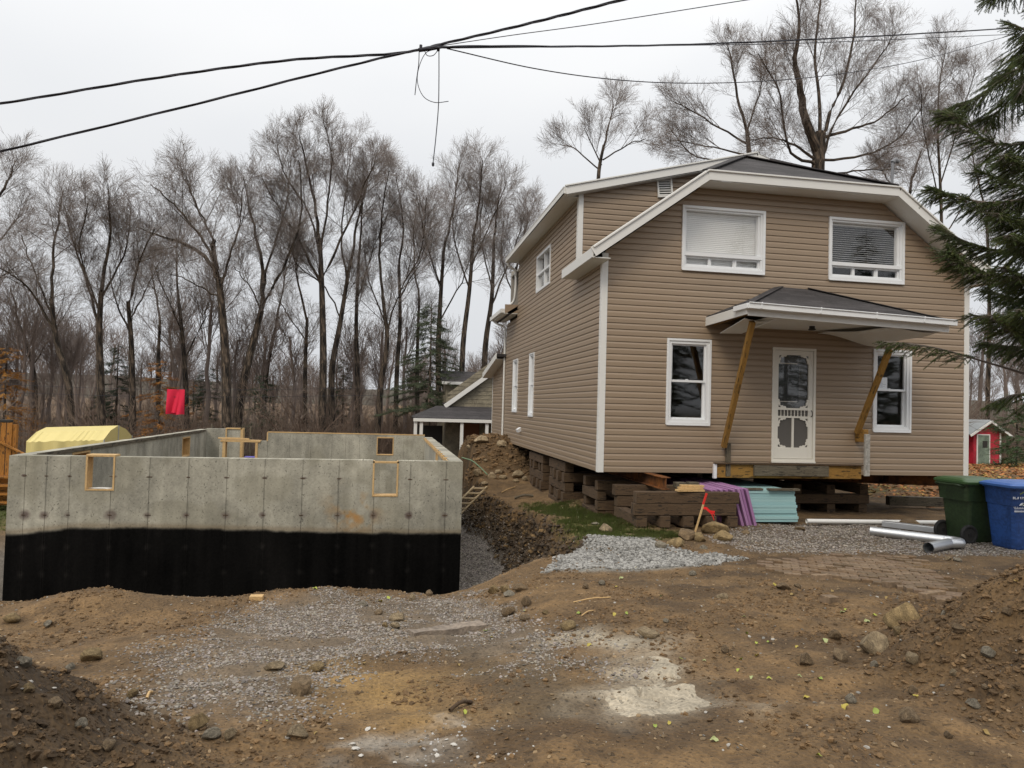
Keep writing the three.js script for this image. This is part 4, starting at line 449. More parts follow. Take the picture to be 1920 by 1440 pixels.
{ const m = [[5.0, 0.655, 0.5], [5.02, 0.69, 0.42], [5.06, 0.725, 0.40]]; m.forEach(([x, y, l], k) => { const o = mesh('board', bx(l, 0.033, 0.13, 0, 0, 0, 0.003), M.newWood); o.position.set(x + 0.12, y, -11.5 - k * 0.03); o.rotation.y = 0.1 - k * 0.12; tag(o, 'short pale new board stacked beside the rusty beam end', 'board', 'short boards on the front crib'); });
  for (const [x, z] of [[4.85, -12.3], [5.12, -12.35]]) { const o = mesh('wood_block', bx(0.2, 0.1, 0.14, 0, 0, 0, 0.006), M.grayWood); o.position.set(x + 0.32, 0.685, z + 0.25); tag(o, 'grey wooden shim block lying on the front crib', 'wood block', 'shim blocks under the house'); } }
// survey stake with ribbon
{ const b = gpt(1301, 1000), t = onZ(1325, 925, b.z + 0.02); const g = thing('survey_stake', 'thin wooden survey stake with red top and ribbon', 'stake', b.toArray()); const d = t.clone().sub(b); mesh('stake', beam(V(0, -0.05, 0), d, 0.03, 0.02), M.newWood, g); mesh('red_paint', beam(d.clone().multiplyScalar(0.72), d.clone().multiplyScalar(1.003), 0.033, 0.023), std({ color: rgb(0.62, 0.03, 0.02) }), g); const q = d.clone().multiplyScalar(0.62); const rb = new MB(); for (let k = 0; k < 3; k++) { let p = q.clone(); for (let i = 0; i < 6; i++) { const n = p.clone().add(V(0.03 + 0.02 * Math.sin(i * 2 + k), -0.012 - 0.02 * k * (i > 2 ? 1 : 0) + 0.015 * Math.sin(i * 1.7 + k), 0.015)); rb.quad(p.clone(), n.clone(), n.clone().add(V(0, 0.03, 0)), p.clone().add(V(0, 0.03, 0))); p = n; } } mesh('ribbon', rb.geo(), std({ color: rgb(0.75, 0.02, 0.02), side: THREE.DoubleSide }), g); }
// foam insulation boards
{ const pur = [0, 1, 2].map(i => std({ color: rgb(0.31 + i * 0.03, 0.15 + i * 0.025, 0.32 + i * 0.03), roughness: 0.8 })), teal = [0, 1, 2].map(i => std({ color: rgb(0.30 + i * 0.02, 0.50 + i * 0.02, 0.52 + i * 0.015), roughness: 0.8 }));
  for (let k = 0; k < 8; k++) { const o = mesh('foam_board', bx(0.046, 0.66, 2.2, 0, 0.33, -1.1, 0.002), pur[k % 3]); const x = 5.66 + k * 0.078 + (k > 3 ? 0.03 : 0); o.position.set(x + 0.16, ground(x + 0.16, -11.7) + 0.0, -11.62 - hash(k, 2) * 0.1 + k * 0.012); o.rotation.z = 0.33 - k * 0.008; tag(o, 'purple foam insulation board leaning on edge beside the crib', 'foam board', 'purple foam boards under the house'); }
  for (let k = 0; k < 11; k++) { const o = mesh('foam_board', bx(1.2, 0.049, 2.3, 0, 0.025, 0, 0.002), teal[(k * 2) % 3]); o.position.set(6.86 - k * 0.008 + (hash(k, 6) - 0.5) * 0.03, 0.035 + k * 0.0515, -13.15 + (hash(k, 9) - 0.5) * 0.04); tag(o, 'teal foam insulation board lying flat in a pile', 'foam board', 'teal foam boards piled under the house'); }
  for (const [x, z] of [[6.45, -12.05], [7.15, -12.0]]) { const o = mesh('board', bx(0.6, 0.035, 0.12, 0, 0, 0, 0.003), M.grayWood); o.position.set(x, 0.625, z); tag(o, 'grey board lying on top of the teal foam pile', 'board', 'boards on the foam pile'); } }
// pipes
{ const a = gpt(1512, 986), b = gpt(1788, 986); const y = Math.max(a.y, b.y) + 0.045; const p = mesh('plastic_pipe', tube([V(0, 0, 0), V(b.x - a.x, 0.01, b.z - a.z)], 0.042, 14, 4), M.pvc); p.position.set(a.x, y, a.z); tag(p, 'long white plastic pipe lying on the gravel', 'pipe');
  const c = gpt(1632, 1004), d = gpt(1770, 1022), e = gpt(1730, 1030); const g = thing('metal_duct', 'galvanized round duct with elbow lying on the gravel', 'duct', c.toArray()); const R0 = 0.078, l = (q, h) => V(q.x - c.x, q.y - c.y + h, q.z - c.z); const m1 = l(c, R0), m2 = l(d, R0), m3 = l(e, R0); const mid = m1.clone().lerp(m2, 0.42);
  const ring = (A, B, r) => { const m = new MB(); m.limb([A, A.clone().lerp(B, 0.5), B], r, r, 20); m.limb([B, A.clone().lerp(B, 0.5), A].map(q => q.clone()), r * 0.96, r * 0.96, 20); return m.geo(); };
  mesh('duct_section', ring(m1, mid, R0), M.galv, g); mesh('duct_section', ring(mid.clone().lerp(m1, 0.04), m2, R0 * 0.97), M.galv, g); mesh('seam_ring', ring(mid.clone().lerp(m1, 0.05), mid, R0 * 1.06), M.galv, g); const dirA = m2.clone().sub(m1).normalize(), dirB = m3.clone().sub(m2).normalize(); const cor = m2.clone().addScaledVector(dirA, 0.10); const end = V(lerp(cor.x, m3.x, 1.0) - 0.1, cor.y, cor.z + 0.5); const el = new MB(); const cv = new THREE.CatmullRomCurve3([m2, cor.clone().add(V(0.02, 0, 0.02)), cor.clone().add(V(0.02, 0, 0.16)), cor.clone().lerp(end, 0.3).add(V(0.02, 0, 0.05))]); el.limb(cv.getPoints(10), R0 * 0.97, R0 * 0.97, 20); mesh('elbow', el.geo(), M.galv, g); mesh('duct_section', ring(cor.clone().lerp(end, 0.28).add(V(0.02, 0, 0.05)), end.clone(), R0), M.galv, g);
  const s0 = gpt(1655, 990), s1 = gpt(1792, 1008); const g2 = thing('metal_duct', 'galvanized duct with square black boot by the green bin', 'duct', s0.toArray()); const q0 = V(0, 0.075, 0), q1 = s1.clone().sub(s0).add(V(0, 0.09, 0)); mesh('duct_section', beam(q0, q1, 0.15, 0.10, 0.01), M.galv, g2); const dd = q1.clone().sub(q0).normalize(); const ca = q1.clone().addScaledVector(dd, -0.02), cb = q1.clone().addScaledVector(dd, 0.14); mesh('duct_boot', beam(ca, cb, 0.17, 0.16, 0.006), M.dark, g2); mesh('boot_rim', [beam(ca.clone().add(V(0, 0.085, 0)), cb.clone().add(V(0, 0.085, 0)), 0.18, 0.012), beam(ca.clone().add(V(0, -0.08, 0)), cb.clone().add(V(0, -0.08, 0)), 0.18, 0.012)], M.vinyl, g2); }
// wheeled bins, seen from the side
function bin(label, col, x, z, ry, lidcol) { const g = thing('wheeled_bin', label, 'bin', [x, ground(x, z) - 0.005, z], ry); const m = std({ color: col, roughness: 0.5, map: grain }), ml = std({ color: lidcol, roughness: 0.45 });
  const ring = (y, a0, a1, w) => { const P = []; const r = 0.06, N = 5; for (const [cx, cz, s] of [[a1 - r, w - r, 0], [a0 + r, w - r, 1], [a0 + r, -w + r, 2], [a1 - r, -w + r, 3]]) for (let k = 0; k <= N; k++) { const a = (s + k / N) * Math.PI / 2; P.push(V(cx + r * Math.cos(a), y, cz + r * Math.sin(a))); } return P; };
  const loft = (rows) => { const b = new MB(); for (let i = 0; i + 1 < rows.length; i++) for (let k = 0; k < rows[i].length; k++) { const k2 = (k + 1) % rows[i].length; b.quad(rows[i][k2], rows[i][k], rows[i + 1][k], rows[i + 1][k2]); } const top = rows[rows.length - 1], c = b.v(0, top[0].y, 0, 0, 1, 0); const id = top.map(p => b.v(p.x, p.y, p.z, 0, 1, 0)); for (let k = 0; k < id.length; k++) b.i.push(c, id[(k + 1) % id.length], id[k]); return b.geo(); };
  mesh('bin_body', loft([ring(0.02, -0.28, 0.27, 0.23), ring(0.05, -0.285, 0.28, 0.24), ring(0.70, -0.34, 0.335, 0.285), ring(0.705, -0.40, 0.345, 0.295), ring(0.97, -0.425, 0.365, 0.31)]), m, g); mesh('bin_rim', loft([ring(0.955, -0.44, 0.385, 0.325), ring(0.985, -0.445, 0.39, 0.33)]), m, g);
  mesh('lid', loft([ring(0.986, -0.47, 0.42, 0.345), ring(1.02, -0.475, 0.425, 0.35), ring(1.05, -0.46, 0.36, 0.30), ring(1.075, -0.40, 0.22, 0.22)]), ml, g); mesh('handle_bar', tube([V(-0.42, 0.93, -0.26), V(-0.50, 0.96, -0.24), V(-0.51, 0.96, 0), V(-0.50, 0.96, 0.24), V(-0.42, 0.93, 0.26)], 0.016, 8, 24), m, g);
  for (const s of [-1, 1]) { const w = part('wheel', g); w.position.set(-0.33, 0.165, s * 0.27); mesh('tyre', new THREE.TorusGeometry(0.130, 0.032, 10, 28), M.rubber, w); mesh('rim', new THREE.CylinderGeometry(0.112, 0.112, 0.035, 20).rotateX(Math.PI / 2), std({ color: rgb(0.035, 0.033, 0.03), roughness: 0.7 }), w); mesh('hub', new THREE.CylinderGeometry(0.03, 0.03, 0.06, 12).rotateX(Math.PI / 2), M.rubber, w); } return g; }
bin('dark green wheeled bin beside the blue bin', rgb(0.030, 0.058, 0.020), 9.66, -10.45, 0.04, rgb(0.05, 0.105, 0.035));
{ const g = bin('blue wheeled bin with white printing', rgb(0.025, 0.085, 0.30), 9.86, -9.76, Math.PI - 0.06, rgb(0.05, 0.14, 0.42));
  const font = await new FontLoader().loadAsync('fonts/droid/droid_sans_bold.typeface.json'); const ink = std({ color: rgb(0.72, 0.76, 0.82), roughness: 0.6 }); const lab = part('printed_label', g); lab.position.set(0.255, 0.70, -0.302); lab.rotation.set(0, Math.PI, 0); lab.userData.label = 'white lettering and emblem on the bin side';
  const tx = new TextGeometry('BL.# 17008', { font, size: 0.036, depth: 0.002, curveSegments: 3 }); tx.computeBoundingBox(); tx.translate(-tx.boundingBox.max.x / 2, 0.12, 0.008); mesh('lettering', tx.rotateX(0.05), ink, lab);
  const cap = new THREE.Shape(); cap.moveTo(-0.01, 0.02); cap.quadraticCurveTo(0.02, 0.075, 0.065, 0.06); cap.quadraticCurveTo(0.085, 0.04, 0.08, 0.012); cap.quadraticCurveTo(0.03, 0.03, -0.01, 0.02); mesh('emblem', new THREE.ExtrudeGeometry(cap, { depth: 0.002, bevelEnabled: false }).translate(0, 0, 0.006), ink, lab);
  const sc = []; for (let k = 0; k <= 26; k++) { const t = k / 26; sc.push(V(-0.095 + 0.19 * t - 0.008 * Math.sin(t * 44), -0.015 + 0.022 * Math.sin(t * 44 + 1) * (1 - 0.4 * t), 0.006)); } mesh('script', tube(sc, 0.0035, 5, 90), ink, lab); const ln = []; for (let k = 0; k < 12; k++) ln.push(bx(0.010, 0.02 + 0.008 * hash(k, 8), 0.002, -0.08 + k * 0.0155, -0.068, 0.002)); mesh('script_line', ln, ink, lab).userData.kind = 'stuff'; }
// timber edging beyond the bins
{ const a = V(10.9, 0.16, -14.1), b = V(15.5, 0.18, -13.2); const o = mesh('edging_timber', beam(V(0, 0, 0), b.clone().sub(a), 0.18, 0.2, 0.012), M.grayWood); o.position.copy(a); tag(o, 'long grey landscape timber edging the leafy lawn', 'timber'); }
// paving bricks set in the dirt
{ const g = new THREE.Group(); g.name = 'brick_path'; tag(g, 'dirt smeared brick paver path across the lot', 'path', null, 'structure'); scene.add(g); const vs = [0, 1, 2].map(i => uvm(new RoundedBoxGeometry(0.197, 0.06, 0.093, 1, 0.008))), ms = [[0.27, 0.19, 0.12], [0.24, 0.165, 0.108], [0.29, 0.205, 0.13], [0.23, 0.15, 0.085], [0.20, 0.14, 0.085]].map(c => std({ color: rgb(...c), map: grain, roughness: 0.95 })); const Rg = pxRegion([[1408, 1064], [1450, 1050], [1560, 1042], [1720, 1046], [1935, 1058], [1935, 1100], [1745, 1116], [1690, 1108], [1640, 1094], [1540, 1080], [1470, 1080]]); const th = -0.52, c = Math.cos(th), s = Math.sin(th); const list = []; for (let i = -26; i < 26; i++) for (let j = -40; j < 40; j++) { const lx = (i + (j % 2 ? 0.5 : 0)) * 0.212, lz = j * 0.107, x = 6.6 + lx * c + lz * s, z = -8.4 - lx * s + lz * c; const w = inReg(Rg, x, z, 0.18); if (w > 0.5 && fbm(x * 2.3, z * 2.3 + 60, 3) < 0.66) list.push([x, z, i, j]); } list.sort((a, b) => b[1] - a[1]); for (const [x, z, i, j] of list.slice(0, 300)) { const m = mesh('brick', vs[(i + j + 90) % 3], ms[Math.floor(hash(i + 50, j + 50) * 5)], g); m.position.set(x, ground(x, z) - 0.004 + 0.010 * hash(i, j + 7) - 0.026 * sm(0.54, 0.66, fbm(x * 2.6 + 3, z * 2.6, 3)), z); m.rotation.set((hash(i, j) - 0.5) * 0.03, th, (hash(j, i) - 0.5) * 0.03); } if (list.length > 300) { const o = list.slice(300).map(([x, z, i, j]) => vs[0].clone().rotateY(th).translate(x, ground(x, z) - 0.004 + 0.01 * hash(i, j + 7), z)); mesh('bricks', o, ms[1], g).userData.kind = 'stuff'; }
  for (const [u, v, w, a] of [[1672, 1100, 0.2, 0.2], [1706, 1110, 0.2, 1.1], [1748, 1120, 0.26, 0.1], [1540, 1086, 0.22, 0.05], [1555, 1128, 0.17, 0.4]]) { const p = gpt(u, v); const o = mesh('loose_brick', uvm(new RoundedBoxGeometry(w, 0.075, 0.10, 1, 0.008)), ms[2]); o.position.copy(p).add(V(0, 0.02, 0)); o.rotation.set(0.25 * (hash(u, 1) - 0.5), a, 0.35 * (hash(u, 2) - 0.5)); tag(o, 'loose dirty paving brick at the broken path edge', 'brick', 'loose bricks beside the path'); } }
// ---------- neighbour's house ----------
{ const z = -34, g = thing('neighbour_house', 'small grey-beige house with dark porch roof behind the dirt heap', 'house', [6, -1, z]); const q = (u, v, d = z) => onZ(u, v, d); const sid = std({ color: rgb(0.27, 0.235, 0.165), map: grain, roughness: 0.6 });
  const wl = q(838, 716), ap = q(945, 668), wr = 11, gb = q(838, 785).y; // gable wall
  for (let k = 0, y = -0.9; y < 5.5; y += 0.2, k++) { const b = new MB(); const xa = Math.max(wl.x - 0.45, y < wl.y - 0.9 ? -99 : wl.x - 0.45 + (y - (wl.y - 0.95)) * 1.28); const xl = Math.max(wl.x, xa); if (xl > wr) break; b.quad(V(xl, y, z + 0.02), V(wr, y, z + 0.02), V(wr, y + 0.2, z), V(Math.max(wl.x, xl + (y > wl.y - 0.95 ? 0.25 : 0)), y + 0.2, z)); b.quad(V(xl, y, z - 0.02), V(wr, y, z - 0.02), V(wr, y, z + 0.02), V(xl, y, z + 0.02)); mesh('siding_board', b.geo(), sid, g); }
  mesh('wall', [bb(wl.x, wr, -1, wl.y - 0.6, z - 6, z - 0.03)], sid, g); const r0 = q(834, 762, z + 0.3), r1 = q(932, 692, z + 0.3), r2 = q(1000, 644, z + 0.3); const rs = (a, b, w) => beam(a, b, 0.04, w); mesh('rake_board', rs(r0, r2, 0.2), M.trim, g); mesh('gable_roof', slab([V(r0.x, r0.y + 0.12, z + 0.3), V(r2.x, r2.y + 0.12, z + 0.3), V(r2.x, r2.y + 0.12, z - 6), V(r0.x, r0.y + 0.12, z - 6)], 0.12), M.shingle, g);
  const d0 = q(833, 716, z - 2), d1 = q(905, 716, z - 2), d2 = q(833, 698, z - 2); mesh('dormer_wall', bb(d0.x + 0.1, d1.x + 1.5, d0.y - 1.6, d0.y, z - 4, z - 2.1), sid, g); mesh('dormer_roof', slab([V(d0.x - 0.1, d0.y, z - 1.8), V(d1.x + 1.8, d0.y, z - 1.8), V(d1.x + 1.8, d2.y + 0.15, z - 3.6), V(d0.x - 0.1, d2.y + 0.15, z - 3.6)], 0.1), M.shingle, g); mesh('dormer_fascia', bb(d0.x - 0.12, d1.x + 1.8, d0.y - 0.12, d0.y + 0.02, z - 1.8, z - 1.76), M.trim, g);
  const zp = z + 2.6, p0 = q(776, 783, zp), p1 = q(924, 783, zp), pt = q(838, 762, z + 0.03); mesh('porch_roof', slab([V(p0.x, p0.y, zp), V(p1.x + 4, p0.y, zp), V(p1.x + 4, pt.y + 0.02, z + 0.03), V(pt.x - 0.5, pt.y + 0.02, z + 0.03)], 0.1), M.shingle, g); mesh('porch_roof_side', slab([V(p0.x, p0.y, zp), V(pt.x - 0.5, pt.y + 0.02, z + 0.03), V(p0.x, p0.y, z - 1.5)], 0.08), M.shingle, g); mesh('porch_fascia', bb(p0.x - 0.02, p1.x + 4, p0.y - 0.16, p0.y - 0.02, zp - 0.02, zp + 0.03), M.soffit, g);
  for (const u of [779, 790, 866, 913]) { const x = q(u, 800, zp - 0.1).x; mesh('porch_post', bb(x - 0.07, x + 0.07, -1.3, p0.y - 0.12, zp - 0.2, zp - 0.06, 0.008), M.trim, g); } const dx = q(881, 800).x; mesh('door', bb(dx - 0.45, dx + 0.45, -1, 1.15, z + 0.02, z + 0.06), std({ color: rgb(0.16, 0.06, 0.025), roughness: 0.6 }), g); mesh('door_rail', bb(dx - 0.45, dx + 0.45, 0.0, 0.06, z + 0.06, z + 0.075), M.newWood, g); mesh('window', bb(dx - 2.5, dx - 1.3, -0.3, 1.0, z + 0.02, z + 0.05), M.dark, g); mesh('porch_deck', bb(p0.x, p1.x + 4, -1.35, -1.0, z, zp), M.grayWood, g); settle(g); }
// yellow tarpaulin shelter
{ const z = -30, g = thing('tarp_shelter', 'pale yellow peaked tarpaulin car shelter behind the foundation', 'shelter', [-12, -1.9, z]); const q = (u, v, d = z) => onZ(u, v, d); const N = 40, a = q(48, 815), e = q(196, 812); const prof = [[0, -2.2], [0, 0], [0.42, 0.42], [0.9, 0.62], [1.38, 0.42], [1.8, 0]]; const top = 0.40;
  const pt = (i, s) => { const t = i / N; const x = lerp(-13.55, -10.85, t), sag = 0.03 * Math.sin(t * 21 + s * 2) * (s === 0 || s === 5 ? 1.6 : 0.6); const [dz, dy] = prof[s]; return V(x + (s === 0 ? 0.0 : 0), lerp(0.17, 0.30, t) + dy * 0.78 - (s === 1 ? Math.abs(0.05 * Math.sin(t * 27 + Math.sin(t * 9) * 2)) : s === 2 || s === 4 ? 0.025 * Math.abs(Math.sin(t * 9)) : 0), z - dz * 1.7 + sag * 1.6); };
  const b = new MB(); for (let i = 0; i < N; i++) for (let s = 0; s < 5; s++) b.quad(pt(i, s), pt(i + 1, s), pt(i + 1, s + 1), pt(i, s + 1)); for (const i of [0, N]) { const c = pt(i, 1).lerp(pt(i, 5), 0.5); const rim = [0, 1, 2, 3, 4, 5].map(s => pt(i, s)); rim.push(pt(i, 5).add(V(0, -2.2, 0))); for (let s = 0; s < rim.length; s++) { const e = rim[(s + 1) % rim.length]; if (i) b.tri(rim[s], e, c); else b.tri(e, rim[s], c); } } M.yellowTarp.side = THREE.DoubleSide; mesh('tarp', b.geo(), M.yellowTarp, g); for (const s of [1, 3, 5]) mesh('frame_pole', tube([pt(N, s).add(V(0.02, 0, 0)), pt(N, s).add(V(0.02, -2.3, 0))], 0.025, 6, 2), M.galv, g); settle(g); }
// wooden play deck at the far left
{ const z = -20, q = (u, v) => onZ(u, v, z), x1 = q(24, 800).x, g = thing('wooden_deck', 'orange stained wooden deck with picket panel and stair rail', 'deck', [x1 - 0.6, -0.9, z]); const yt = q(12, 792).y; const st = std({ map: T.treated, color: rgb(1.25, 0.95, 0.6), roughness: 0.7 }); for (let k = 0; k < 9; k++) mesh('picket', bb(x1 - 0.13 - k * 0.14, x1 - k * 0.14 - 0.01, -0.1, yt - hash(k, 3) * 0.01, z - 0.02, z + 0.01, 0.004), st, g); mesh('post', bb(x1 - 0.02, x1 + 0.08, -0.95, yt - 0.05, z - 0.12, z - 0.02), st, g); mesh('stair_rail', beam(V(x1 - 0.7, yt - 0.25, z + 0.08), V(x1 + 0.35, 0.45, z + 0.08), 0.09, 0.04), st, g); for (let k = 0; k < 4; k++) mesh('tread', bb(x1 - 1.3, x1 + 0.3, -0.75 + k * 0.2, -0.71 + k * 0.2, z + 0.15 - k * 0.1, z + 0.45 - k * 0.1), st, g); mesh('lamp_cap', bb(x1 - 0.3, x1 - 0.05, yt + 0.0, yt + 0.07, z - 0.15, z + 0.03, 0.02), M.dark, g); mesh('deck_skirt', bb(x1 - 1.3, x1 - 0.05, -0.9, -0.12, z - 0.4, z - 0.36), st, g); settle(g); }
{ const a = gpt(-30, 1136), p = mesh('drain_pipe', tube([V(0, 0, 0), V(1.2, 0.02, 0.05), V(2.3, 0.0, 0.1)], 0.055, 10, 10), M.pvc); p.position.set(-6.9, -1.22, -11.9); tag(p, 'white drain pipe at the foot of the foundation', 'pipe'); }
// red garden shed
{ const z = -31, q = (u, v) => onZ(u, v, z), pk = q(1851, 789), rw = q(1876, 812), gy = q(1850, 872).y, cx = pk.x, hw = rw.x - cx, ey = rw.y, g = thing('garden_shed', 'small red shed with pale green door and gable roof', 'shed', [cx, gy, z]); const s = new THREE.Shape([[-hw, 0], [hw, 0], [hw, ey - gy], [0, pk.y - gy - 0.12], [-hw, ey - gy]].map(p => new THREE.Vector2(...p))); mesh('wall', uvm(new THREE.ExtrudeGeometry(s, { depth: 2.4, bevelEnabled: false }).translate(0, 0, -2.4)), M.redPaint, g); const H = pk.y - gy, e = ey - gy, o = 0.42, sl = (H - 0.12 - e) / hw; for (const k of [-1, 1]) { mesh('roof_slope', slab(k > 0 ? [V(0, H, 0.25), V(hw + o, H - sl * (hw + o), 0.25), V(hw + o, H - sl * (hw + o), -2.6), V(0, H, -2.6)] : [V(0, H, 0.25), V(0, H, -2.6), V(-hw - o, H - sl * (hw + o), -2.6), V(-hw - o, H - sl * (hw + o), 0.25)].reverse(), 0.06), std({ color: rgb(0.25, 0.27, 0.28), roughness: 0.5 }), g); mesh('rake_board', beam(V(0, H - 0.03, 0.27), V(k * (hw + o), H - 0.03 - sl * (hw + o), 0.27), 0.03, 0.11), M.trim, g); }
  const dw = hw * 0.42, dh = q(1843, 816).y - gy, dx = q(1843, 816).x - cx; mesh('door', bb(dx - dw, dx + dw, 0.02, dh, 0.005, 0.04), std({ color: rgb(0.21, 0.27, 0.21), map: grain }), g); mesh('door_frame', [bb(dx - dw - 0.05, dx - dw, 0, dh + 0.05, 0.0, 0.05), bb(dx + dw, dx + dw + 0.05, 0, dh + 0.05, 0.0, 0.05), bb(dx - dw, dx + dw, dh, dh + 0.05, 0.0, 0.05)], M.trim, g); mesh('door_window', bb(dx - 0.05, dx + 0.22, dh - 0.62, dh - 0.28, 0.04, 0.05), M.dark, g); mesh('corner_board', bb(hw - 0.06, hw + 0.02, 0, e, -0.04, 0.025), M.trim, g); }
// clothes line with a red blanket
{ const z = -27, a = onZ(-120, 722, z), b = onZ(720, 727, z), c = onZ(330, 731, z); const g = thing('clothes_line', 'two thin clothes lines strung across the back yard', 'clothes line', [c.x, c.y, z]); for (const dy of [0, -0.28]) mesh('line', tube([V(a.x - c.x, a.y - c.y + 0.1 + dy, 0), V(0, dy * 0.9, 0), V(b.x - c.x, b.y - c.y + dy, 0)], 0.006, 5, 30), M.cable, g);
  const l = onZ(314, 733, z).x - c.x, r = onZ(347, 733, z).x - c.x, bot = onZ(330, 777, z).y - c.y; const o = new MB(), N = 14, pt = (s, t, f) => V(lerp(l, r, s) + (f ? 0.0 : -0.02), lerp(0.02, bot + (f ? 0 : 0.06), t) + 0.01 * Math.sin(s * 9) * t, (f ? 0.02 : -0.03) + 0.09 * Math.sin(s * 8 + t * 2 + (f ? 0 : 2)) * (0.2 + t)); for (const f of [1, 0]) for (let i = 0; i < N; i++) for (let j = 0; j < N; j++) { o.quad(pt(i / N, (j + 1) / N, f), pt((i + 1) / N, (j + 1) / N, f), pt((i + 1) / N, j / N, f), pt(i / N, j / N, f)); } M.redCloth.side = THREE.DoubleSide; const m = mesh('red_blanket', o.geo(), M.redCloth); m.position.set(c.x, c.y, z); tag(m, 'bright red blanket folded over the clothes line', 'blanket'); }
// short ladder, hose, stool by the pit
{ const ladderM = std({ map: T.paleWood, roughness: 0.9 }); const a = onZ(866, 948, -17.6), b = onZ(901, 912, -17.9); const g = thing('wooden_ladder', 'pale wooden ladder leaning on the pit bank', 'ladder', a.toArray()); const d = b.clone().sub(a); const side = V(0.16, 0, 0.02); for (const s of [-1, 1]) mesh('rail', beam(side.clone().multiplyScalar(s).addScaledVector(d, -0.5), d.clone().addScaledVector(side, s), 0.05, 0.03), ladderM, g); for (let k = 0; k < 6; k++) { const p = d.clone().multiplyScalar(-0.4 + k * 0.26); mesh('rung', beam(p.clone().sub(side), p.clone().add(side), 0.09, 0.03), ladderM, g); }
  const hs = [[866, 858], [885, 864], [900, 876], [914, 890]].map(([u, v], k) => onZ(u, v, -20.2 + k * 0.3)); const h = mesh('garden_hose', tube(hs.map(p => p.clone().sub(hs[0])), 0.018, 6, 24), std({ color: rgb(0.16, 0.24, 0.15) })); h.position.copy(hs[0]); tag(h, 'pale green garden hose running down from the heap', 'hose');
  const q = onZ(473, 856, -23.2), st = thing('step_stool', 'white step stool with purple seat in the basement doorway', 'stool', [q.x, q.y - 0.5, q.z]); mesh('seat', bb(-0.22, 0.22, 0.46, 0.50, -0.15, 0.15, 0.01), std({ color: rgb(0.12, 0.10, 0.4) }), st); for (const s of [-1, 1]) for (const k of [-1, 1]) mesh('leg', beam(V(s * 0.19, 0.46, k * 0.12), V(s * 0.23, -0.6, k * 0.15), 0.03, 0.03), M.vinyl, st); }
// ---------- bare trees ----------
function growTwigs(b, tb, r, path, r0, r1, level, opt) { // children along a limb
  let L = 0; for (let i = 1; i < path.length; i++) L += path[i].distanceTo(path[i - 1]);
  const dens = opt.dens[level] || 0; const n = Math.max(2, Math.round(dens * Math.min(1.4, L / opt.ref[level])));
  for (let k = 0; k < n; k++) { const t = lerp(level === 0 ? 0.3 : 0.15, 1, (k + r()) / n), f = t * (path.length - 1), i = Math.min(path.length - 2, Math.floor(f)), q = path[i].clone().lerp(path[i + 1], f - i), dir = path[i + 1].clone().sub(path[i]).normalize(); const rad = lerp(r0, r1, t);
    const ang = rr(0.4, 0.9, r), az = rr(0, 6.283, r); const e = V(Math.cos(az), Math.sin(az) * 0.6, Math.sin(az)).cross(dir).normalize(); const d = dir.clone().multiplyScalar(Math.cos(ang)).addScaledVector(e, Math.sin(ang)); d.y += opt.up * rr(0.3, 1, r); d.normalize();
    const len = Math.min(opt.len[level] * rr(0.6, 1.2, r) * (1.3 - 0.85 * t), L * 0.8 + 0.3), cr = Math.max(opt.min, Math.min(rad * 0.5, len * 0.0095)); const segs = level >= opt.levels - 1 ? 1 : level >= 2 ? 2 : level >= 1 ? 3 : 4, pts = [q]; const dd = d.clone(); for (let s = 0; s < segs; s++) { dd.x += rr(-0.14, 0.14, r); dd.z += rr(-0.14, 0.14, r); dd.y += rr(-0.1, 0.24, r) * opt.up * 2; dd.normalize(); pts.push(pts[pts.length - 1].clone().addScaledVector(dd, len / segs)); }
    const last = level >= opt.levels - 1; (level === 0 ? b : tb).limb(pts, cr, last ? opt.min * 0.55 : Math.max(opt.min * 0.7, cr * 0.35), level === 0 ? 5 : 3); if (!last) growTwigs(b, tb, r, pts, cr, Math.max(opt.min * 0.7, cr * 0.35), level + 1, opt); }
}
const OPT = (s, o = {}) => Object.assign({ levels: 4, dens: [13, 9, 6, 4], ref: [5, 2.2, 1.1, 0.6].map(q => q * s), len: [2.2, 1.25, 0.8, 0.5].map(q => q * s), up: 0.15, min: 0.0045 }, o);
let triTotal = 0;
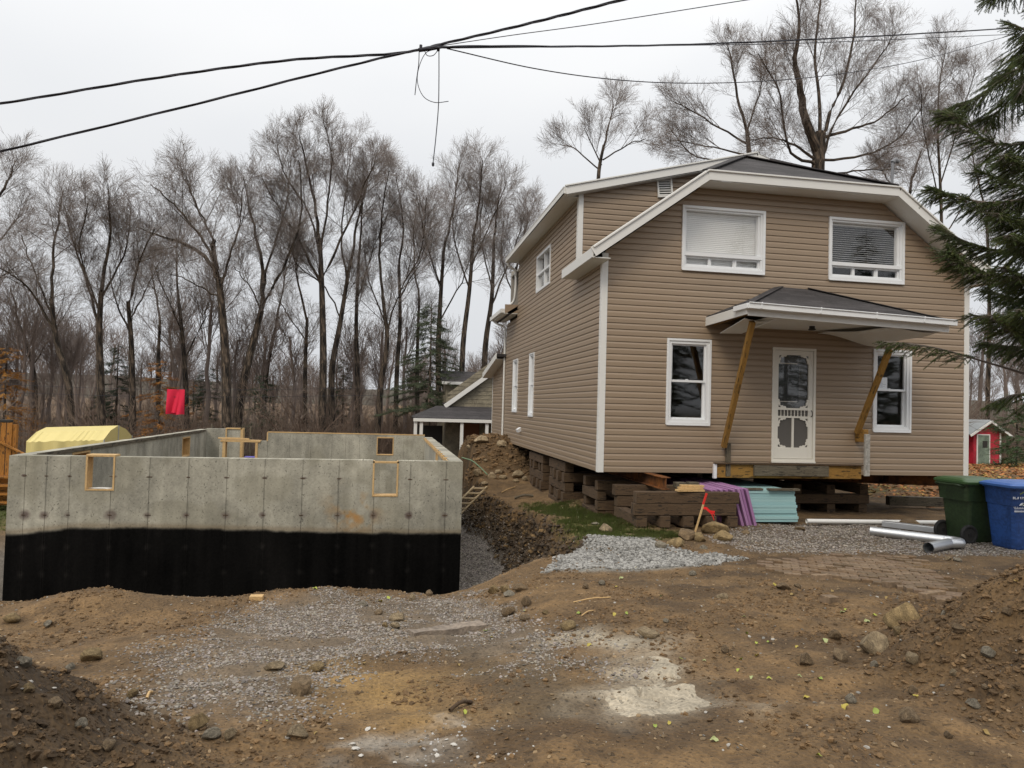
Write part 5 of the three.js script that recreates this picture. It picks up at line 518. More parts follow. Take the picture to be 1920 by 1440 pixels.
function pixTree(D, trunk, limbs, label, seed, o = {}, group = 'bare trees behind the foundation') { // outline read in pixels, depth chosen, limbs swing in depth
  const r = mulberry(seed * 131 + 7), base = onZ(trunk[0][0], trunk[0][1], -D); base.y = Math.min(ground(base.x, base.z), base.y); const k = D / FPX / 0.985; const conv = (P, sw) => P.map(([u, v], i) => { const z = -D + sw * (i / (P.length - 1)) ** 1.3; return onZ(u, v, z); });
  const B = new MB(), TW = new MB(), C = new MB(); const tp = conv(trunk.slice(0, -1), 0); tp[0].y = Math.min(tp[0].y, base.y - 0.1); const [tr0, tr1] = trunk[trunk.length - 1];
  const smooth = P => P.length < 3 ? P : new THREE.CatmullRomCurve3(P, false, 'centripetal').getPoints(P.length * 3); const opt = OPT(o.s || 0.82 + 0.36 * hash(seed, 77), o); const loc = P => P.map(p => p.clone().sub(base));
  const t = loc(smooth(tp)); B.limb(t, tr0 * k * 0.82, tr1 * k * 0.62, 10); if (!o.bareTrunk) growTwigs(C, TW, r, t.slice(Math.floor(t.length * 0.55)), tr1 * k * 1.3, tr1 * k, 0, opt); for (const l of limbs) { const a = l === limbs[0] ? Math.max(l[l.length - 1][0] * 0.5, tr1 * 0.56) : l[l.length - 1][0] * 0.5, e = l[l.length - 1][1], sw = rr(-2.6, 2.6, r); const P = loc(smooth(conv(l.slice(0, -1), sw))); for (let i = 1; i < P.length - 1; i++) P[i].add(V(rr(-0.05, 0.05, r), rr(-0.05, 0.05, r), rr(-0.05, 0.05, r))); C.limb(P, a * k, Math.max(0.012, e * k * 0.7), 7); growTwigs(C, TW, r, P, a * k, Math.max(0.012, e * k * 0.7), 0, opt); }
  const g = thing('bare_tree', label, 'tree', base.toArray(), 0, group); mesh('trunk', B.geo(), M.bark, g); const cg = part('crown', g); mesh('branches', C.geo(), M.bark, cg); mesh('twigs', TW.geo(), seed % 2 ? M.twig : M.twig2, cg); triTotal += (B.i.length + C.i.length + TW.i.length) / 3; return g;
}
const PB_ = 'tall leafless tree in the wood behind the foundation';
pixTree(36, [[428, 835], [424, 700], [418, 600], [410, 520], [11, 8.5]], [[[411, 535], [400, 505], [372, 472], [332, 452], [290, 440], [256, 425], [6.5, 1.4]], [[408, 505], [386, 458], [350, 410], [312, 372], [282, 345], [5.5, 1.2]], [[408, 520], [398, 470], [402, 452], [6, 4.5]], [[409, 505], [396, 440], [372, 392], [352, 348], [340, 326], [4.5, 1]], [[414, 540], [430, 485], [446, 432], [453, 392], [456, 352], [5, 1]], [[416, 560], [378, 540], [340, 520], [318, 515], [3, 1]]], 'leafless tree with a broken top and a limb reaching far to one side', 1);
pixTree(37, [[436, 835], [452, 740], [470, 660], [490, 582], [11, 8]], [[[488, 590], [493, 530], [486, 470], [470, 400], [456, 332], [6, 1.2]], [[490, 580], [515, 532], [537, 490], [556, 440], [566, 380], [560, 300], [6.5, 1.2]], [[491, 565], [501, 500], [521, 440], [540, 360], [546, 290], [5, 1]], [[489, 585], [470, 540], [455, 520], [440, 500], [3, 1]]], 'leafless tree whose leaning dark trunk forks in three', 2);
pixTree(38, [[600, 835], [606, 700], [604, 560], [600, 452], [10, 6]], [[[600, 455], [590, 380], [572, 300], [560, 248], [4.5, 1]], [[602, 462], [615, 380], [621, 300], [611, 238], [4.5, 1]], [[604, 540], [562, 450], [522, 388], [490, 330], [5, 1]], [[604, 520], [650, 425], [682, 352], [702, 308], [5, 1]], [[603, 500], [580, 400], [530, 320], [520, 270], [4, 1]]], 'tallest leafless tree, its crown fanning out above the foundation', 3, { dens: [14, 9, 6, 4] });
pixTree(39, [[630, 835], [622, 700], [638, 605], [655, 500], [8.5, 5]], [[[655, 505], [670, 420], [690, 340], [700, 296], [4, 1]], [[650, 525], [640, 440], [650, 350], [660, 268], [4, 1]], [[640, 600], [610, 540], [560, 500], [545, 460], [3, 1]]], PB_, 4);
pixTree(41, [[672, 835], [670, 700], [668, 600], [673, 480], [7, 4]], [[[673, 485], [680, 400], [684, 330], [3, 1]], [[670, 560], [700, 470], [720, 400], [3, 1]]], PB_, 5);
pixTree(40, [[706, 835], [714, 720], [726, 640], [718, 560], [8, 5]], [[[718, 565], [712, 480], [716, 400], [730, 320], [4, 1]], [[724, 630], [750, 545], [790, 470], [800, 370], [4, 1]], [[720, 600], [690, 520], [680, 440], [3, 1]]], PB_, 6);
pixTree(42, [[742, 835], [744, 700], [750, 600], [748, 500], [6.5, 4]], [[[748, 505], [756, 420], [742, 325], [3, 1]], [[749, 560], [790, 480], [815, 400], [3, 1]]], PB_, 7);
pixTree(41, [[826, 800], [822, 650], [826, 560], [832, 470], [7.5, 4.5]], [[[832, 475], [850, 385], [862, 305], [3.5, 1]], [[828, 540], [800, 460], [785, 380], [3.5, 1]], [[826, 600], [870, 520], [890, 450], [3, 1]]], 'leafless tree rising beside the neighbour porch roof', 8);
pixTree(40, [[866, 810], [868, 650], [880, 545], [888, 440], [7.5, 4.5]], [[[888, 445], [900, 370], [905, 300], [3.5, 1]], [[880, 540], [850, 440], [855, 340], [3.5, 1]], [[884, 500], [920, 420], [950, 340], [3, 1]]], 'leafless tree rising directly behind the neighbour dormer', 9);
pixTree(42, [[906, 780], [910, 650], [922, 560], [926, 455], [8, 4.5]], [[[926, 460], [932, 390], [940, 340], [3, 1]], [[918, 580], [960, 480], [985, 400], [4, 1]], [[922, 540], [900, 440], [905, 370], [3, 1]]], 'leafless tree between the neighbour dormer and tan house wall', 10);
pixTree(46, [[965, 780], [962, 600], [968, 500], [6, 4]], [[[968, 505], [985, 430], [1005, 372], [3, 1]], [[964, 560], [940, 480], [945, 400], [3, 1]]], 'leafless tree half hidden by the tan house eave', 11);
pixTree(38, [[140, 835], [128, 720], [106, 640], [96, 560], [8.5, 5]], [[[97, 565], [100, 480], [112, 400], [118, 360], [4, 1]], [[104, 630], [70, 560], [30, 520], [-10, 500], [4.5, 1]], [[98, 590], [60, 500], [40, 440], [3.5, 1]]], 'leafless tree leaning over the yellow shelter', 12);
pixTree(38, [[196, 835], [188, 700], [186, 620], [190, 545], [9, 6]], [[[190, 550], [206, 445], [202, 345], [4.5, 1]], [[187, 620], [165, 540], [140, 460], [120, 385], [5, 1]], [[189, 560], [235, 470], [245, 390], [4, 1]], [[188, 590], [150, 470], [165, 380], [3.5, 1]]], 'leafless tree with upright fork just right of the yellow shelter', 13);
pixTree(39, [[252, 835], [248, 720], [246, 640], [240, 565], [7.5, 5]], [[[241, 570], [262, 490], [290, 430], [3.5, 1]], [[244, 620], [215, 560], [205, 500], [3.5, 1]], [[242, 600], [275, 540], [300, 490], [3, 1]]], 'leafless tree left of the red blanket', 14);
pixTree(43, [[355, 835], [346, 680], [336, 570], [6.5, 4]], [[[337, 575], [330, 480], [340, 420], [3, 1]], [[340, 620], [310, 550], [290, 500], [3, 1]], [[345, 680], [385, 590], [395, 540], [3, 1]]], 'leafless tree just right of the red blanket', 15);
pixTree(44, [[575, 835], [572, 700], [576, 595], [6, 4]], [[[575, 600], [555, 500], [560, 440], [3, 1]], [[574, 640], [540, 590], [520, 560], [2.5, 1]]], 'short leafless tree left of the tallest leafless tree', 16);
pixTree(40, [[-60, 835], [-52, 560], [-40, 440], [9, 6]], [[[-40, 445], [-10, 380], [20, 330], [28, 300], [4, 1]], [[-45, 500], [10, 440], [40, 400], [4, 1]], [[-48, 540], [0, 520], [30, 500], [3, 1]]], PB_, 17);
pixTree(47, [[490, 835], [500, 700], [515, 620], [6, 4]], [[[514, 625], [530, 540], [545, 480], [3, 1]]], PB_, 18); pixTree(46, [[785, 835], [782, 690], [786, 560], [6, 3.5]], [[[786, 565], [775, 470], [780, 390], [3, 1]]], PB_, 19); pixTree(48, [[300, 835], [296, 700], [300, 600], [5, 3.5]], [[[300, 605], [290, 540], [280, 490], [2.5, 1]]], PB_, 20); pixTree(47, [[60, 835], [66, 720], [50, 640], [5.5, 4]], [[[50, 645], [30, 580], [20, 540], [2.5, 1]], [[60, 690], [90, 640], [100, 600], [2.5, 1]]], PB_, 21);
const GH = 'bare trees behind the house';
pixTree(34, [[1528, 560], [1530, 420], [1533, 330], [1538, 248], [22, 18]], [[[1533, 285], [1510, 222], [1500, 170], [1490, 110], [1500, 50], [1482, -60], [8, 1.5]], [[1541, 258], [1562, 200], [1592, 120], [1602, 40], [1612, -80], [8, 1.5]], [[1545, 258], [1600, 242], [1650, 222], [1702, 178], [7, 1.2]], [[1530, 300], [1490, 272], [1450, 258], [1412, 262], [6, 1.2]], [[1537, 252], [1535, 180], [1528, 90], [1540, 0], [1545, -90], [8, 1.5]], [[1531, 310], [1482, 285], [1462, 180], [1422, 100], [7, 1.2]], [[1545, 300], [1620, 290], [1685, 258], [1730, 200], [6, 1.2]], [[1540, 300], [1570, 220], [1640, 120], [1680, 60], [6, 1.2]], [[1540, 330], [1610, 320], [1690, 318], [5, 1.2]]], 'massive leafless tree with a thick trunk rising behind the roof', 31, { dens: [15, 9, 6, 4] }, GH);
pixTree(38, [[1412, 520], [1405, 300], [1400, 240], [8, 6]], [[[1401, 250], [1382, 180], [1370, 110], [1362, 80], [4, 1]], [[1402, 270], [1350, 240], [1290, 205], [1262, 190], [4.5, 1]], [[1404, 290], [1330, 275], [1255, 262], [4, 1]], [[1401, 245], [1425, 170], [1440, 110], [4, 1]], [[1404, 300], [1300, 290], [1250, 230], [4, 1]]], 'leafless tree with crooked limbs just left of the massive one', 32, { dens: [14, 9, 6, 4] }, GH);
pixTree(38, [[1124, 560], [1122, 330], [1132, 272], [6, 4]], [[[1132, 275], [1146, 215], [1150, 195], [3, 1]], [[1126, 320], [1080, 280], [1050, 270], [3, 1]], [[1130, 300], [1180, 270], [1210, 260], [3, 1]], [[1128, 310], [1095, 240], [3, 1]]], 'small leafless crown showing above the dormer', 33, {}, GH);
pixTree(33, [[1770, 700], [1765, 400], [1758, 250], [5, 3.5]], [[[1758, 255], [1762, 150], [1775, 85], [3, 1]], [[1762, 350], [1800, 220], [1830, 130], [3, 1]], [[1764, 380], [1735, 260], [1725, 160], [3, 1]], [[1765, 450], [1840, 330], [1870, 240], [3, 1]]], 'slender leafless tree between massive tree and spruce', 34, {}, GH);
pixTree(36, [[1690, 640], [1700, 420], [1710, 330], [6, 4]], [[[1710, 335], [1730, 280], [1760, 230], [3, 1]], [[1704, 380], [1660, 330], [1640, 290], [3, 1]]], 'leafless tree beside the roof mast', 35, {}, GH); pixTree(40, [[1850, 760], [1855, 560], [1850, 400], [6, 4]], [[[1850, 405], [1830, 320], [1820, 260], [3, 1]], [[1853, 500], [1890, 400], [1910, 320], [3, 1]]], 'leafless tree behind the spruce and red shed', 36, {}, GH);
console.log('pixel trees tris', triTotal);
// ---------- woods too deep to count, brush ----------
{
  const r = mulberry(99), protos = []; for (let k = 0; k < 4; k++) { const b = new MB(); const H = rr(9, 13, r), pts = [V(0, -0.6, 0)]; let p = V(0, 0, 0); for (let i = 0; i < 7; i++) { p = p.clone().add(V(rr(-0.25, 0.25, r), H / 9, rr(-0.25, 0.25, r))); pts.push(p); } b.limb(pts, 0.16, 0.06, 6); const o = OPT(1.1, { levels: 3, dens: [14, 8, 6], len: [3.2, 1.6, 0.9], min: 0.009, up: 0.4 }); growTwigs(b, b, r, pts.slice(3), 0.13, 0.06, 0, o); protos.push(b.geo()); }
  const mat = std({ color: rgb(0.20, 0.16, 0.14), roughness: 0.95 }); protos.forEach((g, k) => { const S = []; for (let i = 0; i < 110; i++) { const a = rr(-0.78, 0.98, r), D = 46 + 70 * r() ** 1.4, x = Math.sin(a) * D, z = -Math.cos(a) * D; const s = rr(0.65, 1.15, r); S.push({ p: onGround(x, z, -0.1), s: V(s, s * rr(0.85, 1.15, r), s), ry: rr(0, 6.3, r) }); } scatter('distant_wood', 'grey-brown leafless wood fading back behind the yard', g, mat, S); });
  const bp = []; for (let k = 0; k < 4; k++) { const b = new MB(); for (let s = 0; s < 9; s++) { const d = V(rr(-0.45, 0.45, r), 1, rr(-0.45, 0.45, r)).normalize(), L = rr(1.2, 3.4, r), pts = [V(rr(-0.5, 0.5, r), -0.15, rr(-0.5, 0.5, r))]; for (let i = 0; i < 5; i++) { d.x += rr(-0.2, 0.2, r); d.z += rr(-0.2, 0.2, r); d.normalize(); pts.push(pts[i].clone().addScaledVector(d, L / 5)); } b.limb(pts, 0.018, 0.006, 4); growTwigs(b, b, r, pts, 0.016, 0.006, 2, OPT(1, { levels: 4, dens: [0, 0, 9, 5], len: [0, 0, 0.9, 0.45], ref: [1, 1, 2, 0.7], min: 0.005, up: 0.3 })); } bp.push(b.geo()); }
  const bm = [std({ color: rgb(0.15, 0.105, 0.078), roughness: 0.95 }), std({ color: rgb(0.19, 0.15, 0.12), roughness: 0.95 })]; bp.forEach((g, k) => { const S = []; for (let i = 0; i < 330; i++) { const a = rr(-0.72, 0.95, r), D = rr(35, 78, r), x = Math.sin(a) * D, z = -Math.cos(a) * D; if (z > -32 || (x > 0.5 && x < 12 && z > -42)) continue; const s = rr(0.5, 1.0, r) * (r() < 0.25 ? 1.7 : 1); S.push({ p: onGround(x, z), s: V(s * 1.2, s, s * 1.2), ry: rr(0, 6.3, r) }); } scatter('undergrowth', 'tangled brown leafless brush between the trunks', g, bm[k % 2], S); });
}
// ---------- conifers ----------
function sprigGeo(n, len, w) { const b = new MB(), r = mulberry(41 + n); b.limb([V(0, 0, 0), V(len * 0.5, -0.01 * len, 0), V(len, -0.04 * len, 0)], 0.035 * len * 0.5, 0.01 * len, 3); for (let k = 0; k < n; k++) { const t = k / n, x = len * t * 0.95, a = rr(0, 6.283, r), d = V(rr(0.5, 1.0, r), Math.cos(a), Math.sin(a)).normalize().multiplyScalar(w * rr(0.8, 1.2, r)), s = V(-d.y, d.x, 0.3).normalize().multiplyScalar(w * 0.10); const nn = d.clone().cross(s).normalize(); const i0 = b.v(x + s.x, s.y, s.z, nn.x, nn.y, nn.z), i1 = b.v(x - s.x, -s.y, -s.z, nn.x, nn.y, nn.z), i2 = b.v(x + d.x, d.y, d.z, nn.x, nn.y, nn.z); b.i.push(i0, i1, i2); } return b.geo(); }
const needle = std({ color: 0xffffff, roughness: 0.75, side: THREE.DoubleSide }), sprigNear = sprigGeo(80, 0.115, 0.017), sprigFar = sprigGeo(16, 0.5, 0.13);
function sprigs(list, geo, parent, name = 'needles') { const im = new THREE.InstancedMesh(geo, needle, list.length), m = new THREE.Matrix4(), q = new THREE.Quaternion(); list.forEach((s, i) => { q.setFromUnitVectors(V(1, 0, 0), s.d); m.compose(s.p, q, V(s.k, s.k, s.k)); im.setMatrixAt(i, m); im.setColorAt(i, s.c); }); im.name = name; im.castShadow = im.receiveShadow = true; im.userData.kind = 'stuff'; parent.add(im); return im; }
{ // big spruce reaching in from the right
  const r = mulberry(303), base = onGround(6.95, -6.55); const g = thing('spruce_tree', 'dark green spruce with drooping branches in front of the house corner', 'tree', base.toArray()); const tr = new MB(); tr.limb([V(0, -0.2, 0), V(0.05, 3, 0), V(0.02, 6, 0), V(0, 8.6, 0)], 0.16, 0.03, 10); mesh('trunk', tr.geo(), M.bark, g); const crown = part('crown', g), bm = new MB(), S = [];
  const green = () => { const k = rr(0.55, 1.4, r), y = r() ** 2; return rgb((0.062 + 0.04 * y) * k, (0.094 + 0.03 * y) * k, 0.028 * k); }; const dress = (pts, dense, bare = 0) => { const N = pts.length; let L = 0; const cum = [0]; for (let i = 1; i < N; i++) { L += pts[i].distanceTo(pts[i - 1]); cum.push(L); } const nb = Math.round(L * 125 * dense); for (let k = 0; k < nb; k++) { const t = lerp(bare, 1, (k + r()) / nb), f = t * (N - 1), i = Math.min(N - 2, Math.floor(f)), q = pts[i].clone().lerp(pts[i + 1], f - i), dir = pts[i + 1].clone().sub(pts[i]).normalize(); const sd = k % 2 ? 1 : -1; const lat = V(-dir.z, 0, dir.x).multiplyScalar(sd); const d = dir.clone().multiplyScalar(rr(0.5, 0.9, r)).addScaledVector(lat, rr(0.4, 0.9, r)).add(V(0, rr(-0.75, 0.05, r), 0)).normalize(); const bl = (0.34 * (1.05 - t) + 0.13) * rr(0.6, 1.2, r), n = Math.max(1, Math.round(bl / 0.07)); const P = [q]; const dd = d.clone(); for (let s = 0; s < n; s++) { dd.y -= 0.05; dd.normalize(); const p = P[s].clone().addScaledVector(dd, bl / n); P.push(p); S.push({ p: P[s], d: dd.clone(), k: rr(0.75, 1.15, r), c: green() }); if (s && r() < 0.7) { const sdv = V(-dd.z, 0, dd.x).multiplyScalar(r() < 0.5 ? 1 : -1); S.push({ p: P[s].clone(), d: dd.clone().add(sdv.multiplyScalar(0.8)).add(V(0, -0.2, 0)).normalize(), k: rr(0.6, 1, r), c: green() }); } } if (P.length > 1) bm.limb(P, 0.005, 0.002, 3); } };
  const br = (px, zz, dense = 1, bare = 0.15) => { const P = px.map(([u, v], i) => [u + 32 * i / (px.length - 1), v]).map(([u, v], i) => onZ(u, v, lerp(-6.55, zz, i / (px.length - 1))).sub(base)); P[0].x = 0.02; P[0].z = 0; const c = new THREE.CatmullRomCurve3(P).getPoints(14); bm.limb(c, 0.022, 0.005, 5); dress(c, dense, bare); };
  br([[2060, 30], [1960, 40], [1905, 55], [1868, 45]], -6.9); br([[2060, -30], [1980, 10], [1915, 5]], -6.2); br([[2060, 100], [1980, 120], [1915, 135], [1880, 175]], -6.3); br([[2060, 200], [1960, 250], [1850, 270], [1765, 215], [1745, 210]], -7.2, 1.1); br([[2060, 230], [1980, 290], [1900, 310], [1850, 290]], -6.0, 1.2); br([[2060, 290], [1960, 350], [1860, 380], [1770, 370], [1712, 355]], -7.0, 1.1); br([[2060, 330], [1980, 400], [1900, 420], [1840, 400]], -6.2, 1.2); br([[2060, 390], [1960, 450], [1860, 470], [1780, 450], [1735, 425]], -7.4, 1.2); br([[2060, 420], [1970, 500], [1880, 520], [1790, 500], [1740, 470]], -6.6, 1.1); br([[2060, 470], [1970, 545], [1890, 560], [1825, 545]], -7.4, 1.1); br([[2060, 520], [1970, 590], [1880, 600], [1790, 590]], -6.8, 0.8, 0.2); br([[2060, 560], [1960, 640], [1880, 650], [1812, 640]], -7.2, 0.8); br([[2060, 640], [1960, 710], [1870, 690], [1720, 650], [1625, 640]], -7.6, 0.25, 0.6); br([[2060, 700], [1960, 735], [1880, 740], [1828, 755]], -6.9, 0.5, 0.3); br([[2060, 800], [2000, 860], [1950, 900], [1915, 930]], -6.2, 0.6); br([[2060, 440], [1900, 620], [1830, 590]], -6.3, 0.6); br([[2060, 250], [1990, 330], [1935, 345]], -5.6, 1.2); br([[2060, 150], [2000, 190], [1940, 215]], -5.8, 1.1);
  br([[2060, 60], [1985, 85], [1930, 95], [1895, 100]], -6.0, 1.1); br([[2060, 310], [1970, 365], [1880, 345], [1800, 320]], -6.9, 1.1); br([[2060, 360], [1985, 430], [1920, 450], [1860, 440]], -5.9, 1.2); br([[2060, 440], [1980, 520], [1915, 530], [1850, 500]], -6.1, 1.1); br([[2060, 500], [1985, 560], [1930, 585], [1880, 580]], -6.0, 1.0); br([[2060, 120], [1990, 170], [1940, 180], [1900, 160]], -6.5, 1.2);
  for (let k = 0; k < 46; k++) { const h = lerp(1.0, 8.2, k / 46), lo = h < 3.6, a = lo ? rr(-0.9, 0.9, r) : rr(-1.9, 1.9, r), L = lerp(2.2, 0.35, h / 8.4) * rr(0.7, 1.1, r) * (lo ? 0.6 : 1); const d = V(Math.cos(a), 0, Math.sin(a) * 1.0); const P = [V(0, h, 0), V(d.x * L * 0.4, h - 0.05 * L, d.z * L * 0.4), V(d.x * L * 0.8, h - 0.22 * L, d.z * L * 0.8), V(d.x * L, h - 0.22 * L, d.z * L)]; const c = new THREE.CatmullRomCurve3(P).getPoints(10); bm.limb(c, 0.02, 0.004, 4); dress(c, 0.7, 0.15); }
  mesh('branches', bm.geo(), M.twig, crown); sprigs(S, sprigNear, crown); console.log('spruce sprigs', S.length); }
function conifer(label, x, z, H, R0, thin, col, group, name = 'conifer_tree', sparse = 1) { const r = mulberry(Math.round(x * 31 + z * 17 + 5000)), base = onGround(x, z), g = thing(name, label, 'tree', base.toArray(), 0, group); const t = new MB(); t.limb([V(0, -0.2, 0), V(0.05, H * 0.5, 0), V(0, H, 0)], 0.12 * H / 8, 0.015, 7); mesh('trunk', t.geo(), M.bark, g); const c = part('crown', g), b = new MB(), S = []; const n = Math.round(H * 15 * sparse); for (let k = 0; k < n; k++) { const tt = (k + r()) / n, h = lerp(H * thin, H * 0.98, tt), L = (R0 * (1 - tt) ** 0.8 + 0.15) * rr(0.6, 1.15, r), a = rr(0, 6.283, r), d = V(Math.cos(a), 0, Math.sin(a)); const P = [V(0, h, 0), V(d.x * L * 0.5, h - 0.06 * L, d.z * L * 0.5), V(d.x * L, h - 0.2 * L, d.z * L)]; b.limb(P, 0.02, 0.006, 3); const m = Math.max(3, Math.round(L * 13)); for (let i = 0; i < m; i++) { const s = lerp(0.25, 1, (i + r()) / m), p = P[0].clone().lerp(P[2], s); p.y = h - 0.2 * L * s * s; const sd = d.clone().add(V(-d.z, 0, d.x).multiplyScalar(rr(-1, 1, r))).add(V(0, rr(-0.5, 0.15, r), 0)).normalize(); const q = rr(0.6, 1.4, r); S.push({ p, d: sd, k: rr(0.7, 1.2, r), c: rgb(col[0] * q, col[1] * q, col[2] * q) }); } } mesh('branches', b.geo(), M.twig, c); sprigs(S, sprigFar, c); }
const cf = (u, v, D, ...a) => { const p = onZ(u, v, -D); return [p.x, p.z, ...a]; };
const CG = 'evergreens among the bare trees', dk = [0.042, 0.058, 0.03];
{ const C = (lab, u, D, H, R_, th, col, nm, sp) => { const p = onZ(u, 800, -D); conifer(lab, p.x, p.z, H, R_, th, col, CG, nm, sp); };
  C('tall thin pine rising left of the neighbour dormer', 802, 37, 8.6, 2.1, 0.35, [0.055, 0.072, 0.035], 'pine_tree', 0.8); C('dark spruce at the foot of the forked leaning tree', 490, 42, 5.6, 1.7, 0.05, dk, 'spruce_tree', 0.8); C('dark spruce behind the tree with the broken top', 385, 46, 6.2, 1.5, 0.05, dk, 'spruce_tree', 0.7); C('dark spruce standing behind the yellow shelter', 215, 48, 7.5, 1.7, 0.05, dk, 'spruce_tree', 0.7); C('dark narrow spruce left of the neighbour house', 640, 52, 7, 1.6, 0.05, dk, 'spruce_tree', 0.7);
  C('orange autumn larch near the red blanket', 296, 40, 6.2, 1.9, 0.05, [0.36, 0.16, 0.035], 'larch_tree', 0.6); C('orange autumn larch above the wooden deck', 5, 40, 6.6, 2.0, 0.05, [0.40, 0.19, 0.035], 'larch_tree', 0.7); C('orange autumn larch between shelter and broken-top tree', 360, 52, 5.5, 1.7, 0.05, [0.34, 0.15, 0.035], 'larch_tree', 0.6);
  const p = onZ(1905, 850, -26); conifer('young green conifer beside the red shed', p.x, p.z, 3.2, 1.3, 0.05, [0.05, 0.085, 0.03], CG, 'spruce_tree', 1); }
// evergreens across the road behind the camera, mirrored in the window panes
for (const [x, z, H] of [[-9, 15, 12], [-5, 13, 12], [-2, 16, 14], [1, 13, 12], [4, 15, 13], [7, 13, 12], [10, 16, 14], [13, 13, 12], [16, 15, 13], [20, 13, 13], [24, 15, 12], [28, 13, 13], [32, 15, 12], [36, 13, 13]]) conifer('tall dark evergreen across the road, mirrored in the windows', x, z, H, 2.9, 0.05, dk, 'evergreens across the road', 'spruce_tree', 0.8);
// ---------- rocks ----------
const rockMats = [[0.42, 0.30, 0.145], [0.37, 0.265, 0.155], [0.47, 0.36, 0.22], [0.40, 0.35, 0.265], [0.29, 0.20, 0.11]].map(c => std({ color: rgb(...c), map: grain, roughness: 0.95, bumpMap: grainB, bumpScale: 0.02 }));
const rockGeos = Array.from({ length: 9 }, (_, k) => { let g = new THREE.IcosahedronGeometry(1, 4); g.deleteAttribute('uv'); g.deleteAttribute('normal'); g = mergeVertices(g, 1e-4); const p = g.attributes.position, q = V(0, 0, 0), r = mulberry(900 + k), cuts = Array.from({ length: 15 }, () => [V(rr(-1, 1, r), rr(-1, 1, r), rr(-1, 1, r)).normalize(), rr(0.5, 0.82, r)]); for (let i = 0; i < p.count; i++) { q.fromBufferAttribute(p, i); for (const [n, d] of cuts) { const e = q.dot(n) - d; if (e > 0) q.addScaledVector(n, -e); } const m = 1.15 + 0.10 * (fbm(q.x * 2.6 + k * 5, q.y * 2.6 + q.z * 3.1, 4) - 0.5); p.setXYZ(i, q.x * m, q.y * m * 0.75, q.z * m); } g.computeVertexNormals(); return uvm(g); });
function rock(u, v, w, h, label, group, mi, name = 'rock') { const c = gpt(u, v + h * 0.35); const depth = c.clone().sub(V(0, EYE, 0)).dot(camFwd), s = w / FPX * depth / 2; const k = Math.floor(hash(u, v) * 9); const m = mesh(name, rockGeos[k], rockMats[mi ?? Math.floor(hash(v, u) * 5)]); const hh = h / FPX * depth / 2 / 0.66; m.scale.set(s, Math.max(s * 0.5, hh), s * 0.85); m.position.copy(c).add(V(0, hh * 0.30, -s * 0.4)); m.position.y = ground(m.position.x, m.position.z) + hh * 0.36; m.rotation.set(hash(u, 1) * 0.4 - 0.2, hash(u, 2) * 6.3, hash(u, 3) * 0.4 - 0.2); tag(m, label, 'rock', group); return m; }
const RG = 'loose stones on the bare dirt', RL = 'rough tan stone lying loose on the bare dirt';
rock(1647, 1208, 54, 42, 'large smooth tan stone beside the right dirt heap', null, 2); rock(1700, 1150, 60, 46, 'pointed ochre stone at the broken edge of the brick path', null, 0); rock(1578, 1230, 34, 28, RL, RG); rock(1514, 1238, 32, 24, RL, RG); rock(1566, 1194, 24, 20, RL, RG); rock(1600, 1310, 26, 20, RL, RG); rock(1710, 1345, 38, 26, RL, RG); rock(1716, 1238, 24, 30, RL, RG); rock(1716, 1295, 18, 20, RL, RG); rock(1472, 1102, 30, 14, RL, RG); rock(1498, 1100, 16, 11, RL, RG); rock(1362, 1220, 16, 16, RL, RG); rock(1356, 1118, 22, 12, RL, RG); rock(1300, 1076, 16, 10, RL, RG); rock(1686, 1182, 18, 20, RL, RG); rock(1770, 1152, 12, 16, RL, RG); rock(1790, 1262, 18, 16, RL, RG); rock(1640, 1246, 16, 16, RL, RG);
rock(168, 1230, 38, 26, RL, RG, 0); rock(514, 1250, 36, 18, RL, RG, 2); rock(560, 1290, 48, 32, 'blocky reddish tan stone on the grey gravel', null, 1); rock(556, 1374, 46, 26, 'flat pale tan stone on smooth dirt near white rubble', null, 2); rock(372, 1355, 40, 36, 'sharp yellowish stone at foot of the left dirt heap', null, 0); rock(396, 1380, 38, 22, 'rounded pale stone at foot of the left dirt heap', null, 3); rock(432, 1378, 24, 24, RL, RG); rock(596, 1250, 36, 18, RL, RG, 0); rock(744, 1158, 36, 20, RL, RG, 2); rock(742, 1174, 26, 12, RL, RG); rock(722, 1172, 16, 12, RL, RG); rock(680, 1132, 22, 10, RL, RG); rock(708, 1148, 18, 12, RL, RG); rock(772, 1122, 18, 14, RL, RG); rock(806, 1112, 16, 14, RL, RG); rock(926, 1107, 24, 18, RL, RG); rock(948, 1106, 24, 16, RL, RG); rock(976, 1102, 34, 16, RL, RG); rock(954, 1114, 28, 12, RL, RG); rock(988, 1130, 24, 20, RL, RG); rock(952, 1146, 30, 20, RL, RG); rock(984, 1160, 24, 12, RL, RG); rock(1064, 1174, 34, 20, 'blocky tan stone between gravel and cement splash', null, 0); rock(1222, 1190, 44, 20, 'flat pale tan stone above the cement splash', null, 2); rock(1098, 1100, 16, 10, RL, RG); rock(1024, 1148, 14, 10, RL, RG); rock(1250, 1164, 14, 10, RL, RG); rock(1130, 1094, 14, 10, RL, RG); rock(245, 1302, 22, 18, RL, RG); rock(88, 1172, 18, 12, RL, RG); rock(20, 1160, 36, 20, RL, RG, 0);
